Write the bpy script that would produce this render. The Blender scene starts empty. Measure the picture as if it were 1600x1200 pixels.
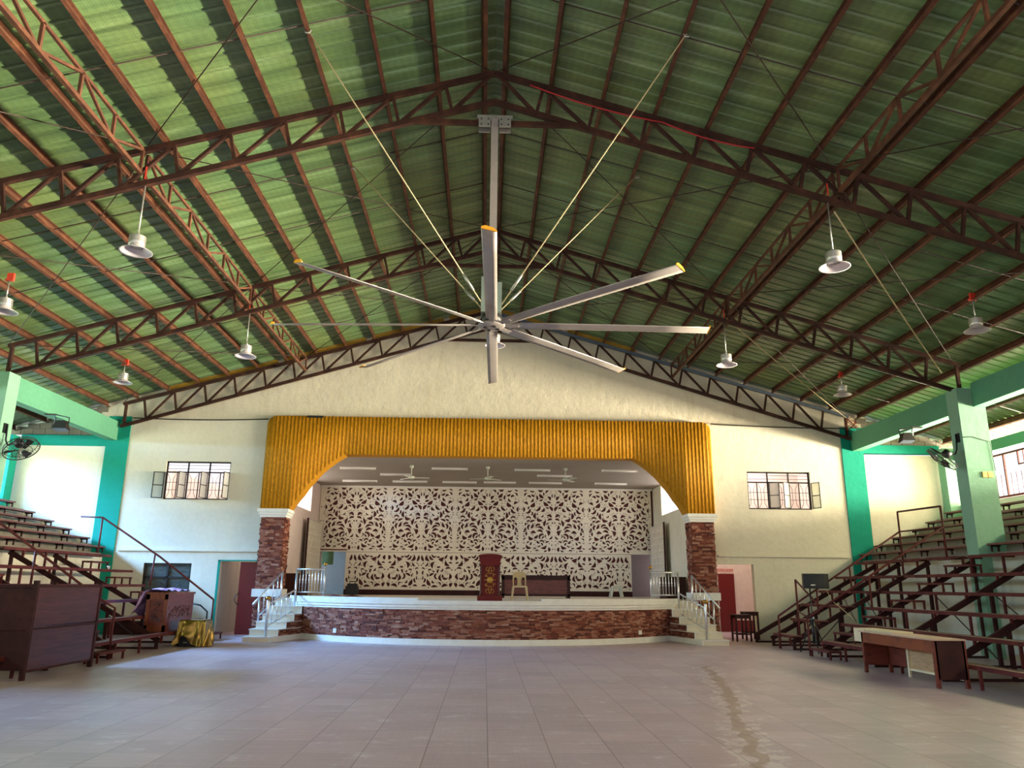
import bpy, math, random
from mathutils import Vector, Matrix
PI = math.pi
SC = bpy.context.scene
COL = SC.collection
rnd = random.Random(7)

# ------------------------------------------------------------------ camera
cd = bpy.data.cameras.new('camera'); cam = bpy.data.objects.new('camera', cd); COL.objects.link(cam)
cd.sensor_width = 36.0; cd.lens = 1202.0/1600*36; cd.clip_end = 300
R0 = Vector((0.99936531, -0.03454891, 0.0086802)); R1 = Vector((0.01716187, 0.25342214, -0.96720354)); R2 = Vector((0.03121607, 0.96673864, 0.25385422))
cam.matrix_world = Matrix(((R0.x, -R1.x, -R2.x, 0), (R0.y, -R1.y, -R2.y, 0), (R0.z, -R1.z, -R2.z, 1.6), (0, 0, 0, 1)))
SC.camera = cam

# ------------------------------------------------------------------ world, daylight, exposure
W = bpy.data.worlds.new('sky'); SC.world = W; W.use_nodes = True
bgn = W.node_tree.nodes['Background']
bgn.inputs[0].default_value = (0.95, 0.93, 1.0, 1); bgn.inputs[1].default_value = 1.3

def area(name, loc, rot, sx, sy, power, col):
    l = bpy.data.lights.new(name, 'AREA'); l.shape = 'RECTANGLE'; l.size = sx; l.size_y = sy; l.energy = power; l.color = col
    o = bpy.data.objects.new(name, l); COL.objects.link(o); o.location = loc; o.rotation_euler = rot
    return o
# daylight that stands in the long open window bands of the two side walls
area('daylight_right', (17.2, 13.0, 5.2), (0, math.radians(90), 0), 2.2, 27.0, 2900, (1.0, 0.80, 0.50))
area('daylight_left', (-17.2, 13.0, 5.2), (0, math.radians(-90), 0), 2.2, 27.0, 2100, (0.80, 1.0, 0.78))
sky_l = area('open_sky_left', (-20.2, 21.5, 7.5), (0, math.radians(-90+28), 0), 2.6, 10.0, 6600, (0.18, 0.46, 1.0))
sky_l.data.spread = math.radians(110)
# sunlit ground and walls outside the right-hand windows throw light up through them
up = area('sun_bounce_right', (19.4, 13.0, 4.6), (0, math.radians(90+12), 0), 0.8, 27.0, 8200, (1.0, 0.90, 0.68))
up.data.spread = math.radians(70)
# unseen fill lamps added over the rear rooms; sky in the clerestory openings of the stage house
area('rear_fill_right', (9.6, 28.9, 6.6), (0, 0, 0), 3.2, 2.2, 130, (1.0, 0.88, 0.80))
area('rear_fill_left', (-10.0, 29.0, 6.6), (0, 0, 0), 4.0, 2.6, 90, (0.98, 0.93, 0.95))
area('clerestory_left', (-8.3, 29.8, 5.3), (0, math.radians(-90), 0), 1.3, 5.6, 200, (1.0, 0.92, 0.85))
area('clerestory_right', (8.45, 29.8, 5.3), (0, math.radians(90), 0), 1.3, 5.6, 200, (1.0, 0.92, 0.88))
SC.view_settings.view_transform = 'Standard'; SC.view_settings.look = 'None'
SC.view_settings.exposure = 0.12; SC.view_settings.gamma = 1.0; SC.view_settings.use_curve_mapping = False

# ------------------------------------------------------------------ materials
def lin(h):
    h = h.lstrip('#'); c = [int(h[i:i+2], 16)/255 for i in (0, 2, 4)]
    return tuple((x/12.92 if x <= 0.04045 else ((x+0.055)/1.055)**2.4) for x in c) + (1,)

class NT:
    def __init__(s, name):
        s.m = bpy.data.materials.new(name); s.m.use_nodes = True; s.t = s.m.node_tree; s.n = s.t.nodes; s.b = s.n['Principled BSDF']
    def add(s, kind, **kw):
        n = s.n.new(kind)
        for k, v in kw.items(): setattr(n, k, v)
        return n
    def link(s, a, b): s.t.links.new(a, b)
    def coord(s, scale=(1, 1, 1), rot=(0, 0, 0), kind='Object'):
        tc = s.add('ShaderNodeTexCoord'); mp = s.add('ShaderNodeMapping'); mp.inputs['Scale'].default_value = scale; mp.inputs['Rotation'].default_value = rot
        s.link(tc.outputs[kind], mp.inputs['Vector']); return mp.outputs[0]
    def world(s, scale=(1, 1, 1)):
        g = s.add('ShaderNodeNewGeometry'); mp = s.add('ShaderNodeMapping'); mp.inputs['Scale'].default_value = scale
        s.link(g.outputs['Position'], mp.inputs['Vector']); return mp.outputs[0]
    def noise(s, vec, scale, detail=4, rough=0.55):
        n = s.add('ShaderNodeTexNoise'); n.inputs['Scale'].default_value = scale; n.inputs['Detail'].default_value = detail; n.inputs['Roughness'].default_value = rough
        s.link(vec, n.inputs['Vector']); return n.outputs['Fac']
    def ramp(s, fac, stops):
        r = s.add('ShaderNodeValToRGB'); e = r.color_ramp.elements
        c4 = lambda c: tuple(c) if len(c) == 4 else (*c, 1)
        e[0].position = stops[0][0]; e[0].color = c4(stops[0][1]); e[1].position = stops[-1][0]; e[1].color = c4(stops[-1][1])
        for p, c in stops[1:-1]: e.new(p).color = c4(c)
        s.link(fac, r.inputs[0]); return r.outputs[0]
    def mix(s, fac, a, b, mode='MIX'):
        m = s.add('ShaderNodeMix', data_type='RGBA', blend_type=mode)
        for v, i in ((fac, 0), (a, 6), (b, 7)):
            if hasattr(v, 'links'): s.link(v, m.inputs[i])
            else: m.inputs[i].default_value = v
        return m.outputs[2]
    def math(s, op, a, b=0.0, c=0.0):
        m = s.add('ShaderNodeMath', operation=op)
        for v, i in ((a, 0), (b, 1), (c, 2)):
            if hasattr(v, 'links'): s.link(v, m.inputs[i])
            else: m.inputs[i].default_value = v
        return m.outputs[0]
    def bump(s, h, strength, dist=0.02):
        b = s.add('ShaderNodeBump'); b.inputs['Strength'].default_value = strength; b.inputs['Distance'].default_value = dist
        s.link(h, b.inputs['Height']); s.link(b.outputs[0], s.b.inputs['Normal'])
    def set(s, color=None, rough=None, metal=None, spec=None):
        for v, k in ((color, 'Base Color'), (rough, 'Roughness'), (metal, 'Metallic'), (spec, 'Specular IOR Level')):
            if v is None: continue
            if hasattr(v, 'links'): s.link(v, s.b.inputs[k])
            else: s.b.inputs[k].default_value = v
        return s.m

def plain(name, col, rough=0.5, metal=0.0, var=0.18, scale=6.0, stretch=(1, 1, 1), bump=0.0, dark=None, spec=None):
    t = NT(name); c = lin(col); v = t.coord(stretch)
    n = t.noise(v, scale, 5)
    d = lin(dark) if dark else tuple(x*(1-var*1.6) for x in c[:3]) + (1,)
    l = tuple(min(1, x*(1+var)) for x in c[:3]) + (1,)
    out = t.ramp(n, [(0.28, d), (0.5, c), (0.75, l)])
    if bump: t.bump(t.noise(v, scale*5, 3), bump, 0.01)
    return t.set(out, rough, metal, spec)

def m_wall(name, col, dirt=None, bump=0.35):
    t = NT(name); v = t.world(); c = lin(col)
    n1 = t.noise(v, 0.55, 5); n2 = t.noise(v, 7, 6, 0.7)
    a = t.ramp(n1, [(0.3, tuple(x*0.9 for x in c[:3])), (0.7, tuple(min(1, x*1.04) for x in c[:3]))])
    b = t.ramp(n2, [(0.3, (0.9, 0.9, 0.88)), (0.6, (1, 1, 1))])
    out = t.mix(0.7, a, b, 'MULTIPLY')
    if dirt:
        vs = t.world((2.2, 2.2, 0.25)); s = t.noise(vs, 1.6, 5)
        out = t.mix(t.ramp(s, [(0.55, (0, 0, 0)), (0.85, (0.5, 0.5, 0.5))]), out, lin(dirt))
    t.bump(t.noise(v, 3.2, 6, 0.65), bump, 0.05)
    return t.set(out, 0.8, 0, 0.25)

def m_steel(name, col, streak):
    t = NT(name); v = t.world(); c = lin(col)
    n = t.noise(v, 3.2, 6, 0.65)
    out = t.ramp(n, [(0.3, tuple(x*0.6 for x in c[:3])), (0.5, c), (0.72, lin(streak))])
    return t.set(out, 0.62, 0.0, 0.25)

M = {}
M['cream'] = m_wall('cream_plaster', '#e2dac4')
M['gable'] = m_wall('gable_plaster', '#e2d8bf', '#c0b08a', 0.6)
M['white_wall'] = m_wall('pale_plaster', '#ece6cf')
M['teal'] = m_wall('teal_paint', '#13957d', None, 0.3)
M['mint'] = m_wall('mint_paint', '#86b297', None, 0.3)
M['green_beam'] = m_wall('green_paint', '#5f9d7c', None, 0.3)
M['pink_wall'] = m_wall('pinkish_plaster', '#ead6cc')
M['grey_plaster'] = m_wall('grey_stained_plaster', '#bdb9a8', '#6d6a60', 0.4)
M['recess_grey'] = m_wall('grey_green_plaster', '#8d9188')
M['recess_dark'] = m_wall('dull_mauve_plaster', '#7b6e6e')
M['lime'] = m_wall('concrete_render', '#c9c8b4', '#6f6d60', 0.5)
M['concrete'] = m_wall('rough_concrete', '#857d70', '#4d4a44', 0.8)
M['steel'] = m_steel('rust_brown_steel', '#3a221a', '#553525')
M['purlin'] = m_steel('oxide_red_purlin', '#573627', '#774c33')
M['rodm'] = plain('dark_rod', '#3b2a22', 0.6)
M['maroon'] = m_steel('maroon_paint', '#58231f', '#703430')
M['maroon_dark'] = m_steel('dark_maroon_paint', '#361614', '#48211e')
M['plank'] = plain('weathered_maroon_plank', '#6d3a33', 0.5, 0, 0.3, 3.0, (12, 0.6, 12), dark='#4a2724')
M['white'] = plain('white_paint', '#e6e3da', 0.45, 0, 0.05, 5)
M['stairtile'] = plain('cream_stair_tile', '#ded3bd', 0.35, 0, 0.08, 3)
M['stainless'] = plain('stainless_steel', '#dcdde0', 0.3, 0.75, 0.05, 9)
M['brass'] = plain('brass', '#b58b3e', 0.3, 1.0, 0.1, 9)
M['gold'] = plain('gold_paint', '#b98a34', 0.4, 0.3, 0.2, 30)
M['alu'] = plain('spun_aluminium', '#b9b7ae', 0.35, 0.7, 0.1, 9)
M['shade_in'] = plain('shade_enamel', '#d9cfd2', 0.3, 0.2, 0.05, 9)
M['fan_grey'] = plain('fan_grey_paint', '#a39a93', 0.35, 0.35, 0.07, 4)
M['fan_box'] = plain('grey_green_motor_paint', '#7e8c80', 0.45, 0.1, 0.06, 4)
M['yellow'] = plain('yellow_plastic', '#f0a61c', 0.4, 0, 0.05, 4)
M['black'] = plain('black_plastic', '#17181a', 0.45, 0, 0.15, 9)
M['dark_metal'] = plain('dark_metal', '#2b2523', 0.5, 0.3, 0.15, 9)
M['grille_black'] = plain('speaker_cloth', '#22262a', 0.7, 0, 0.2, 60)
M['darkwood'] = plain('dark_varnished_wood', '#33130e', 0.45, 0, 0.2, 2, (1, 1, 9), spec=0.25)
M['lectern'] = plain('red_brown_wood', '#651a16', 0.5, 0, 0.15, 3, (1, 1, 8), spec=0.2)
M['wood'] = plain('orange_brown_wood', '#7a3a1c', 0.4, 0, 0.25, 2.5, (6, 1, 1.5), dark='#522412')
M['wood_red'] = plain('red_brown_panel', '#6b2d1e', 0.4, 0, 0.25, 2.5, (1.5, 1.5, 6), dark='#451b12')
M['carving'] = plain('carved_wood', '#562417', 0.4, 0, 0.5, 22, (1, 1, 1), 1.0)
M['panelwood'] = plain('scuffed_maroon_board', '#4a2526', 0.32, 0, 0.5, 2.2, (0.8, 0.8, 9), dark='#331718', spec=0.4)
M['ply'] = plain('raw_plywood', '#b8936a', 0.6, 0, 0.2, 4, (1, 1, 8))
M['board_pale'] = plain('pale_board', '#d9c9a6', 0.6, 0, 0.06, 4)
M['desktop'] = plain('desk_laminate', '#bfa08c', 0.4, 0, 0.12, 3)
M['plastic'] = plain('beige_plastic', '#cbb488', 0.35, 0, 0.04, 4)
M['plastic_white'] = plain('white_plastic', '#c9cdb9', 0.35, 0, 0.04, 4)
M['screen'] = plain('cream_cut_board', '#e6dcc6', 0.55, 0, 0.05, 2)
M['backing'] = plain('maroon_backing', '#5a1d1a', 0.7, 0, 0.2, 3)
M['red'] = plain('red_paint', '#d8402a', 0.5, 0, 0.1, 5)
M['door_red'] = plain('red_door_paint', '#6d1518', 0.35, 0, 0.12, 2, (1, 1, 0.3))
M['trim_yellow'] = plain('ochre_board', '#b98e2e', 0.7, 0, 0.25, 2)
M['blue_steel'] = plain('blue_grey_steel', '#5f6b78', 0.4, 0.2, 0.1, 4)
M['rope'] = plain('pale_rope', '#b9a77e', 0.8, 0, 0.1, 9)
M['cable'] = plain('dark_cable', '#2a2320', 0.7, 0, 0.1, 9)
M['red_cable'] = plain('red_cable', '#a81f22', 0.5, 0, 0.1, 9)
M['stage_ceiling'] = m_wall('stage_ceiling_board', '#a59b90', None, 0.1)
M['tube'] = plain('white_tube', '#efece2', 0.35, 0, 0.03, 3)
M['dark_inside'] = plain('dark_interior', '#3a2a28', 0.8)
M['purple'] = plain('lilac_print_cloth', '#c9a6d2', 0.75, 0, 0.5, 6, dark='#6f3f8a')
M['green_box'] = plain('green_panel', '#5c7a4a', 0.6)
M['outlet'] = plain('yellowed_plastic', '#e3b45a', 0.45, 0, 0.05, 9)

def m_goldcloth():
    t = NT('gold_satin'); c = t.ramp(t.noise(t.coord(), 5, 3), [(0.3, lin('#6d5322')), (0.7, lin('#a5853f'))])
    return t.set(c, 0.27, 0.8)
M['gold_cloth'] = m_goldcloth()

def m_stone():
    t = NT('red_ledge_stone'); g = t.add('ShaderNodeNewGeometry')
    c = t.ramp(g.outputs['Random Per Island'], [(0.0, lin('#54291f')), (0.3, lin('#7d3f2f')), (0.55, lin('#94543f')), (0.8, lin('#a8705a')), (1.0, lin('#b98d79'))])
    n = t.noise(t.world(), 14, 5, 0.7)
    out = t.mix(0.8, c, t.ramp(n, [(0.3, (0.6, 0.58, 0.56)), (0.65, (1, 1, 1))]), 'MULTIPLY')
    t.bump(n, 0.8, 0.03); return t.set(out, 0.7, 0, 0.3)
M['stone'] = m_stone()

def m_arch():
    t = NT('mustard_corrugated'); v = t.world((1, 1, 0.35))
    n = t.noise(v, 26, 4, 0.7); c = t.ramp(n, [(0.3, lin('#9c6608')), (0.55, lin('#c1850f')), (0.8, lin('#d2961f'))])
    t.bump(n, 0.8, 0.03); return t.set(c, 0.7, 0, 0.25)
M['arch'] = m_arch()

def m_roof():
    t = NT('green_roof_underside')
    v = t.world((0.16, 2.6, 0.16)); n = t.noise(v, 1.3, 8, 0.7)
    v2 = t.world((0.5, 0.3, 0.5)); n2 = t.noise(v2, 0.8, 4)
    base = t.ramp(n, [(0.25, lin('#46563a')), (0.44, lin('#5c6f48')), (0.56, lin('#6d8156')), (0.68, lin('#8b9c77')), (0.8, lin('#b4bda4'))])
    tint = t.ramp(n2, [(0.35, (0.72, 1.0, 0.9)), (0.65, (1.05, 1.0, 0.7))])
    out = t.mix(0.8, base, tint, 'MULTIPLY')
    # woven foil embossing
    vo = t.add('ShaderNodeTexVoronoi'); vo.inputs['Scale'].default_value = 1.0; vo.inputs['Randomness'].default_value = 0.15
    t.link(t.world((26, 30, 26)), vo.inputs['Vector'])
    d = t.ramp(vo.outputs['Distance'], [(0.25, (0.82, 0.82, 0.82)), (0.5, (1.12, 1.12, 1.12))])
    out = t.mix(0.9, out, d, 'MULTIPLY')
    t.bump(vo.outputs['Distance'], 0.25, 0.01)
    return t.set(out, 0.4, 0.0, 0.6)
M['roof'] = m_roof()

def m_floor():
    t = NT('floor_tile'); g = t.add('ShaderNodeNewGeometry'); sep = t.add('ShaderNodeSeparateXYZ'); t.link(g.outputs['Position'], sep.inputs[0])
    X, Y = sep.outputs[0], sep.outputs[1]
    def joint(a, off):
        u = t.math('MULTIPLY', t.math('SUBTRACT', a, off), 1/0.62)
        f = t.math('ABSOLUTE', t.math('SUBTRACT', t.math('FRACT', u), 0.5))
        return t.math('GREATER_THAN', f, 0.4925), t.math('FLOOR', u)
    jx, ix = joint(X, 0.06); jy, iy = joint(Y, 8.26)
    cmb = t.add('ShaderNodeCombineXYZ'); t.link(ix, cmb.inputs[0]); t.link(iy, cmb.inputs[1])
    wn = t.add('ShaderNodeTexWhiteNoise'); t.link(cmb.outputs[0], wn.inputs['Vector'])
    tile = t.ramp(wn.outputs['Value'], [(0, lin('#c2adb4')), (0.5, lin('#cbb6bc')), (1, lin('#d2bcc1'))])
    st = t.noise(t.world((1.2, 34, 1)), 1.0, 5, 0.6); st2 = t.noise(t.world((34, 1.2, 1)), 1.0, 5, 0.6)
    out = t.mix(0.55, tile, t.ramp(st, [(0.3, (0.66, 0.63, 0.64)), (0.65, (1.08, 1.07, 1.07))]), 'MULTIPLY')
    out = t.mix(0.3, out, t.ramp(st2, [(0.3, (0.78, 0.76, 0.76)), (0.65, (1.05, 1.05, 1.05))]), 'MULTIPLY')
    pat = t.noise(t.world(), 0.35, 3)
    out = t.mix(0.6, out, t.ramp(pat, [(0.35, (0.95, 0.86, 0.84)), (0.65, (1.0, 1.0, 1.02))]), 'MULTIPLY')
    # pale scuffs
    sc = t.noise(t.world((1.3, 2.0, 1)), 1.5, 9, 0.78)
    scf = t.ramp(sc, [(0.545, (0, 0, 0)), (0.60, (0.2, 0.2, 0.2)), (0.65, (0.6, 0.6, 0.6))])
    out = t.mix(scf, out, lin('#ece4e8'))
    # dried muddy run-off trail
    fc = t.add('ShaderNodeFloatCurve'); cv = fc.mapping.curves[0]
    pts = [(7.0, 2.35), (7.7, 2.55), (8.06, 2.72), (8.7, 2.82), (9.4, 2.97), (10.3, 3.2), (11.3, 3.45), (12.3, 3.72), (13.4, 3.97), (15.9, 4.46), (18.6, 4.95)]
    pp = [((y-7)/12, (x-2)/4) for y, x in pts]
    while len(cv.points) < len(pp): cv.points.new(0.5, 0.5)
    for q, (a, b) in zip(cv.points, pp): q.location = (a, b)
    fc.mapping.update()
    t.link(t.math('MULTIPLY', t.math('SUBTRACT', Y, 7), 1/12), fc.inputs['Value'])
    cx = t.math('ADD', t.math('MULTIPLY', fc.outputs[0], 4), 2)
    wob = t.math('MULTIPLY', t.math('SUBTRACT', t.noise(t.world(), 2.2, 5), 0.5), 0.5)
    dist = t.math('ABSOLUTE', t.math('ADD', t.math('SUBTRACT', X, cx), wob))
    inr = t.math('MULTIPLY', t.math('LESS_THAN', Y, 17.0), t.math('GREATER_THAN', Y, 6.0))
    halo = t.math('MULTIPLY', t.math('MULTIPLY', t.math('LESS_THAN', dist, 0.27), inr), t.math('GREATER_THAN', t.noise(t.world(), 4.5, 8, 0.75), 0.52))
    core = t.math('MULTIPLY', t.math('LESS_THAN', dist, 0.075), inr)
    out = t.mix(t.math('MULTIPLY', halo, 0.6), out, lin('#e2d8d4'))
    out = t.mix(t.math('MULTIPLY', core, 0.6), out, lin('#8f7157'))
    j = t.math('MAXIMUM', t.math('MULTIPLY', jx, 1.0), t.math('MULTIPLY', jy, 0.55))
    out = t.mix(t.math('MULTIPLY', j, 0.7), out, lin('#4f4442'))
    return t.set(out, 0.36, 0, 0.5)
M['floor'] = m_floor()

# ------------------------------------------------------------------ mesh builder
class MB:
    def __init__(s): s.v = []; s.f = []; s.sm = []
    def face(s, idx, sm=False): s.f.append(tuple(idx)); s.sm.append(sm)
    def hexa(s, p, sm=False):
        b = len(s.v); s.v += [tuple(q) for q in p]
        for q in ((0, 3, 2, 1), (4, 5, 6, 7), (0, 1, 5, 4), (1, 2, 6, 5), (2, 3, 7, 6), (3, 0, 4, 7)): s.face([b+i for i in q], sm)
        return s
    def box(s, x0, x1, y0, y1, z0, z1):
        if x0 > x1: x0, x1 = x1, x0
        if y0 > y1: y0, y1 = y1, y0
        if z0 > z1: z0, z1 = z1, z0
        return s.hexa([(x0, y0, z0), (x1, y0, z0), (x1, y1, z0), (x0, y1, z0), (x0, y0, z1), (x1, y0, z1), (x1, y1, z1), (x0, y1, z1)])
    def cbox(s, cx, cy, cz, dx, dy, dz): return s.box(cx-dx/2, cx+dx/2, cy-dy/2, cy+dy/2, cz-dz/2, cz+dz/2)
    def bar(s, p, q, w, h, up=(0, 0, 1)):
        p, q = Vector(p), Vector(q); d = (q-p).normalized(); u = Vector(up)
        sd = d.cross(u)
        if sd.length < 1e-4: u = Vector((1, 0, 0)); sd = d.cross(u)
        sd.normalize(); u = sd.cross(d).normalized()
        a, b = sd*(w/2), u*(h/2)
        return s.hexa([p-a-b, p+a-b, p+a+b, p-a+b, q-a-b, q+a-b, q+a+b, q-a+b])
    def tube(s, pts, r, n=8, closed=False, cap=True):
        P = [Vector(p) for p in pts]; L = len(P); rs = r if isinstance(r, (list, tuple)) else [r]*L
        base = len(s.v); prev = None
        for i, p in enumerate(P):
            if closed: d = P[(i+1) % L]-P[i-1]
            else: d = P[min(i+1, L-1)]-P[max(i-1, 0)]
            d.normalize()
            if prev is None:
                a = Vector((0, 0, 1)) if abs(d.z) < 0.9 else Vector((1, 0, 0)); x = d.cross(a).normalized()
            else:
                x = prev - d*prev.dot(d); x.normalize()
            prev = x; y = d.cross(x)
            for k in range(n):
                t = 2*PI*k/n; s.v.append(tuple(p + x*(rs[i]*math.cos(t)) + y*(rs[i]*math.sin(t))))
        m = L if closed else L-1
        for i in range(m):
            for k in range(n):
                a = base+i*n+k; b = base+i*n+(k+1) % n; c = base+((i+1) % L)*n+(k+1) % n; e = base+((i+1) % L)*n+k
                s.face((a, b, c, e), True)
        if cap and not closed:
            s.face([base+k for k in range(n)][::-1]); s.face([base+(L-1)*n+k for k in range(n)])
        return s
    def lathe(s, prof, o=(0, 0, 0), n=24, axis='z', closed=False):
        base = len(s.v); L = len(prof)
        for r, h in prof:
            for k in range(n):
                t = 2*PI*k/n; a, b = r*math.cos(t), r*math.sin(t)
                q = (a, b, h) if axis == 'z' else ((a, h, b) if axis == 'y' else (h, a, b))
                s.v.append((o[0]+q[0], o[1]+q[1], o[2]+q[2]))
        for i in range(L if closed else L-1):
            for k in range(n):
                i2 = (i+1) % L
                s.face((base+i*n+k, base+i*n+(k+1) % n, base+i2*n+(k+1) % n, base+i2*n+k), True)
        if not closed:
            if prof[0][0] > 1e-6: s.face([base+k for k in range(n)][::-1])
            if prof[-1][0] > 1e-6: s.face([base+(L-1)*n+k for k in range(n)])
        return s
    def prism(s, poly, a0, a1, axis='y'):
        # poly of (u,v): axis 'y' -> (u, a, v); 'x' -> (a, u, v); 'z' -> (u, v, a)
        base = len(s.v); n = len(poly)
        for a in (a0, a1):
            for u, v in poly:
                s.v.append((u, a, v) if axis == 'y' else ((a, u, v) if axis == 'x' else (u, v, a)))
        s.face([base+i for i in range(n)]); s.face([base+n+i for i in range(n)][::-1])
        for i in range(n):
            j = (i+1) % n; s.face((base+i, base+n+i, base+n+j, base+j))
        return s
    def sphere(s, c, r, n=12, m=8, sc=(1, 1, 1)):
        prof = [(r*math.sin(PI*i/m)*1.0, -r*math.cos(PI*i/m)) for i in range(m+1)]
        b0 = len(s.v); s.lathe(prof, (0, 0, 0), n)
        for i in range(b0, len(s.v)):
            x, y, z = s.v[i]; s.v[i] = (c[0]+x*sc[0], c[1]+y*sc[1], c[2]+z*sc[2])
        return s
    def grid(s, fn, nu, nv, sm=True, wrap=False):
        base = len(s.v)
        for i in range(nu+1):
            for j in range(nv+1): s.v.append(tuple(fn(i/nu, j/nv)))
        for i in range(nu):
            for j in range(nv):
                a = base+i*(nv+1)+j; s.face((a, a+nv+1, a+nv+2, a+1), sm)
        return s
    def mesh(s, name, mat, off=(0, 0, 0)):
        me = bpy.data.meshes.new(name)
        me.from_pydata([(x-off[0], y-off[1], z-off[2]) for x, y, z in s.v], [], s.f)
        me.polygons.foreach_set('use_smooth', s.sm)
        if mat is not None: me.materials.append(M[mat] if isinstance(mat, str) else mat)
        me.update(); me.validate()
        import bmesh
        bm = bmesh.new(); bm.from_mesh(me); bmesh.ops.recalc_face_normals(bm, faces=bm.faces); bm.to_mesh(me); bm.free()
        return me

def wloc(o):
    p = Vector((0, 0, 0))
    while o is not None: p += o.location; o = o.parent
    return p
def part(name, mb, mat, parent, label=None, origin=None):
    """a mesh, in world coordinates, hung under its thing (no rotation at build time)"""
    off = wloc(parent)
    o = bpy.data.objects.new(name, mb.mesh(name, mat, off)); COL.objects.link(o); o.parent = parent
    if label: o['label'] = label
    return o
def tag(o, label, cat, group=None, kind=None):
    o['label'] = label; o['category'] = cat
    if group: o['group'] = group
    if kind: o['kind'] = kind
    return o
def thing(name, label, cat, loc=(0, 0, 0), group=None):
    o = bpy.data.objects.new(name, None); COL.objects.link(o); o.location = loc; o.empty_display_size = 0.1
    return tag(o, label, cat, group)
def solo(name, mb, mat, label, cat, group=None, kind=None):
    xs = [v[0] for v in mb.v]; ys = [v[1] for v in mb.v]; zs = [v[2] for v in mb.v]
    off = ((min(xs)+max(xs))/2, (min(ys)+max(ys))/2, min(zs))
    o = bpy.data.objects.new(name, mb.mesh(name, mat, off)); COL.objects.link(o); o.location = off
    return tag(o, label, cat, group, kind)
def struct(name, mb, mat, label=None, parent=None):
    o = bpy.data.objects.new(name, mb.mesh(name, mat, wloc(parent) if parent else (0, 0, 0))); COL.objects.link(o)
    if parent: o.parent = parent
    else: o['kind'] = 'structure'
    if label: o['label'] = label
    return o
def dup(root, loc, rotz=0.0, label=None):
    r = root.copy(); COL.objects.link(r); r.location = loc; r.rotation_euler = (0, 0, rotz)
    if label: r['label'] = label
    for ch in list(root.children):
        c = ch.copy(); COL.objects.link(c); c.parent = r
        for g in list(ch.children):
            d = g.copy(); COL.objects.link(d); d.parent = c
    return r

ORD = ['first', 'second', 'third', 'fourth', 'fifth', 'sixth', 'seventh', 'eighth', 'ninth', 'tenth', 'eleventh', 'twelfth', 'thirteenth', 'fourteenth', 'fifteenth', 'sixteenth', 'seventeenth']
YW = 26.0                       # far wall face
X0 = 0.03                       # ridge line
def zt(x): return 11.1 - 0.29*abs(x-X0)      # top of the truss top chords
T = [12.7, 19.35, 25.88]        # the three trusses in view
XL, XR = -12.05, 12.25          # inner faces of the column rows
SZ = 1.18                       # stage floor

# ------------------------------------------------------------------ setting: floor, roof, walls
struct('floor', MB().box(-18, 18, -5, 30, -0.2, 0.0), 'floor')

def roof():
    mb = MB(); prof = []
    y = -3.0
    while y < 26.5:
        prof += [(y, 0), (y+0.10, 0), (y+0.125, 0.03), (y+0.165, 0.03), (y+0.19, 0)]; y += 0.33
    for sgn in (-1, 1):
        xs = [X0, X0+sgn*16.9]
        base = len(mb.v)
        for th in (0.20, 0.22):
            for x in xs:
                for (yy, dz) in prof: mb.v.append((x, yy, zt(x)+th+dz))
        n = len(prof)
        for lay in (0, 1):
            o = base+lay*2*n
            for i in range(n-1): mb.face((o+i, o+i+1, o+n+i+1, o+n+i))
        for i in range(n-1):                        # eave edge
            mb.face((base+n+i, base+n+i+1, base+3*n+i+1, base+3*n+i))
    return mb
struct('ceiling', roof(), 'roof')
struct('trim_1', MB().bar((X0, -3, zt(X0)+0.27), (X0, 26.5, zt(X0)+0.27), 0.5, 0.02), 'blue_steel')

def wall_with_holes(x0, x1, z0, z1, holes, y0, y1):
    xs = sorted({x0, x1, *[h[0] for h in holes], *[h[1] for h in holes]}); zs = sorted({z0, z1, *[h[2] for h in holes], *[h[3] for h in holes]})
    xs = [x for x in xs if x0 <= x <= x1]; zs = [z for z in zs if z0 <= z <= z1]
    mb = MB()
    for zi in range(len(zs)-1):
        run = None
        for xi in range(len(xs)-1):
            cx, cz = (xs[xi]+xs[xi+1])/2, (zs[zi]+zs[zi+1])/2
            solid = not any(h[0] < cx < h[1] and h[2] < cz < h[3] for h in holes)
            if solid and run is None: run = xs[xi]
            if (not solid) and run is not None: mb.box(run, xs[xi], y0, y1, zs[zi], zs[zi+1]); run = None
        if run is not None: mb.box(run, xs[-1], y0, y1, zs[zi], zs[zi+1])
    return mb
W1 = (-10.72, -8.58, 4.28, 5.55); W2 = (8.92, 11.1, 4.19, 5.47)
D1 = (-8.62, -6.9, 0, 2.31); D2 = (7.3, 8.93, 0, 2.36)
LV = (-11.05, -9.52, 0.95, 2.22)
mbw = wall_with_holes(-12.05, 12.3, 0, 7.05, [W1, W2, D1, D2, LV, (-6.6, 6.85, 0, 6.2)], YW, YW+0.22)
struct('wall_back', mbw, 'cream', 'cream plastered end wall around the stage opening')
mbg = MB().prism([(-13.1, 7.05), (13.3, 7.05), (13.3, zt(13.3)+0.17), (X0, zt(X0)+0.17), (-13.1, zt(-13.1)+0.17)], YW+0.03, YW+0.25)
g = struct('gable_wall', mbg, 'gable', 'cream gable above the stage arch'); g['kind'] = 'structure'
# ledge line along the lower part of the end wall
struct('trim_2', MB().box(-11.95, -7.4, YW-0.06, YW, 2.60, 2.66), 'cream')
struct('trim_3', MB().box(7.75, 12.2, YW-0.06, YW, 2.60, 2.66), 'cream')
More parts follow.
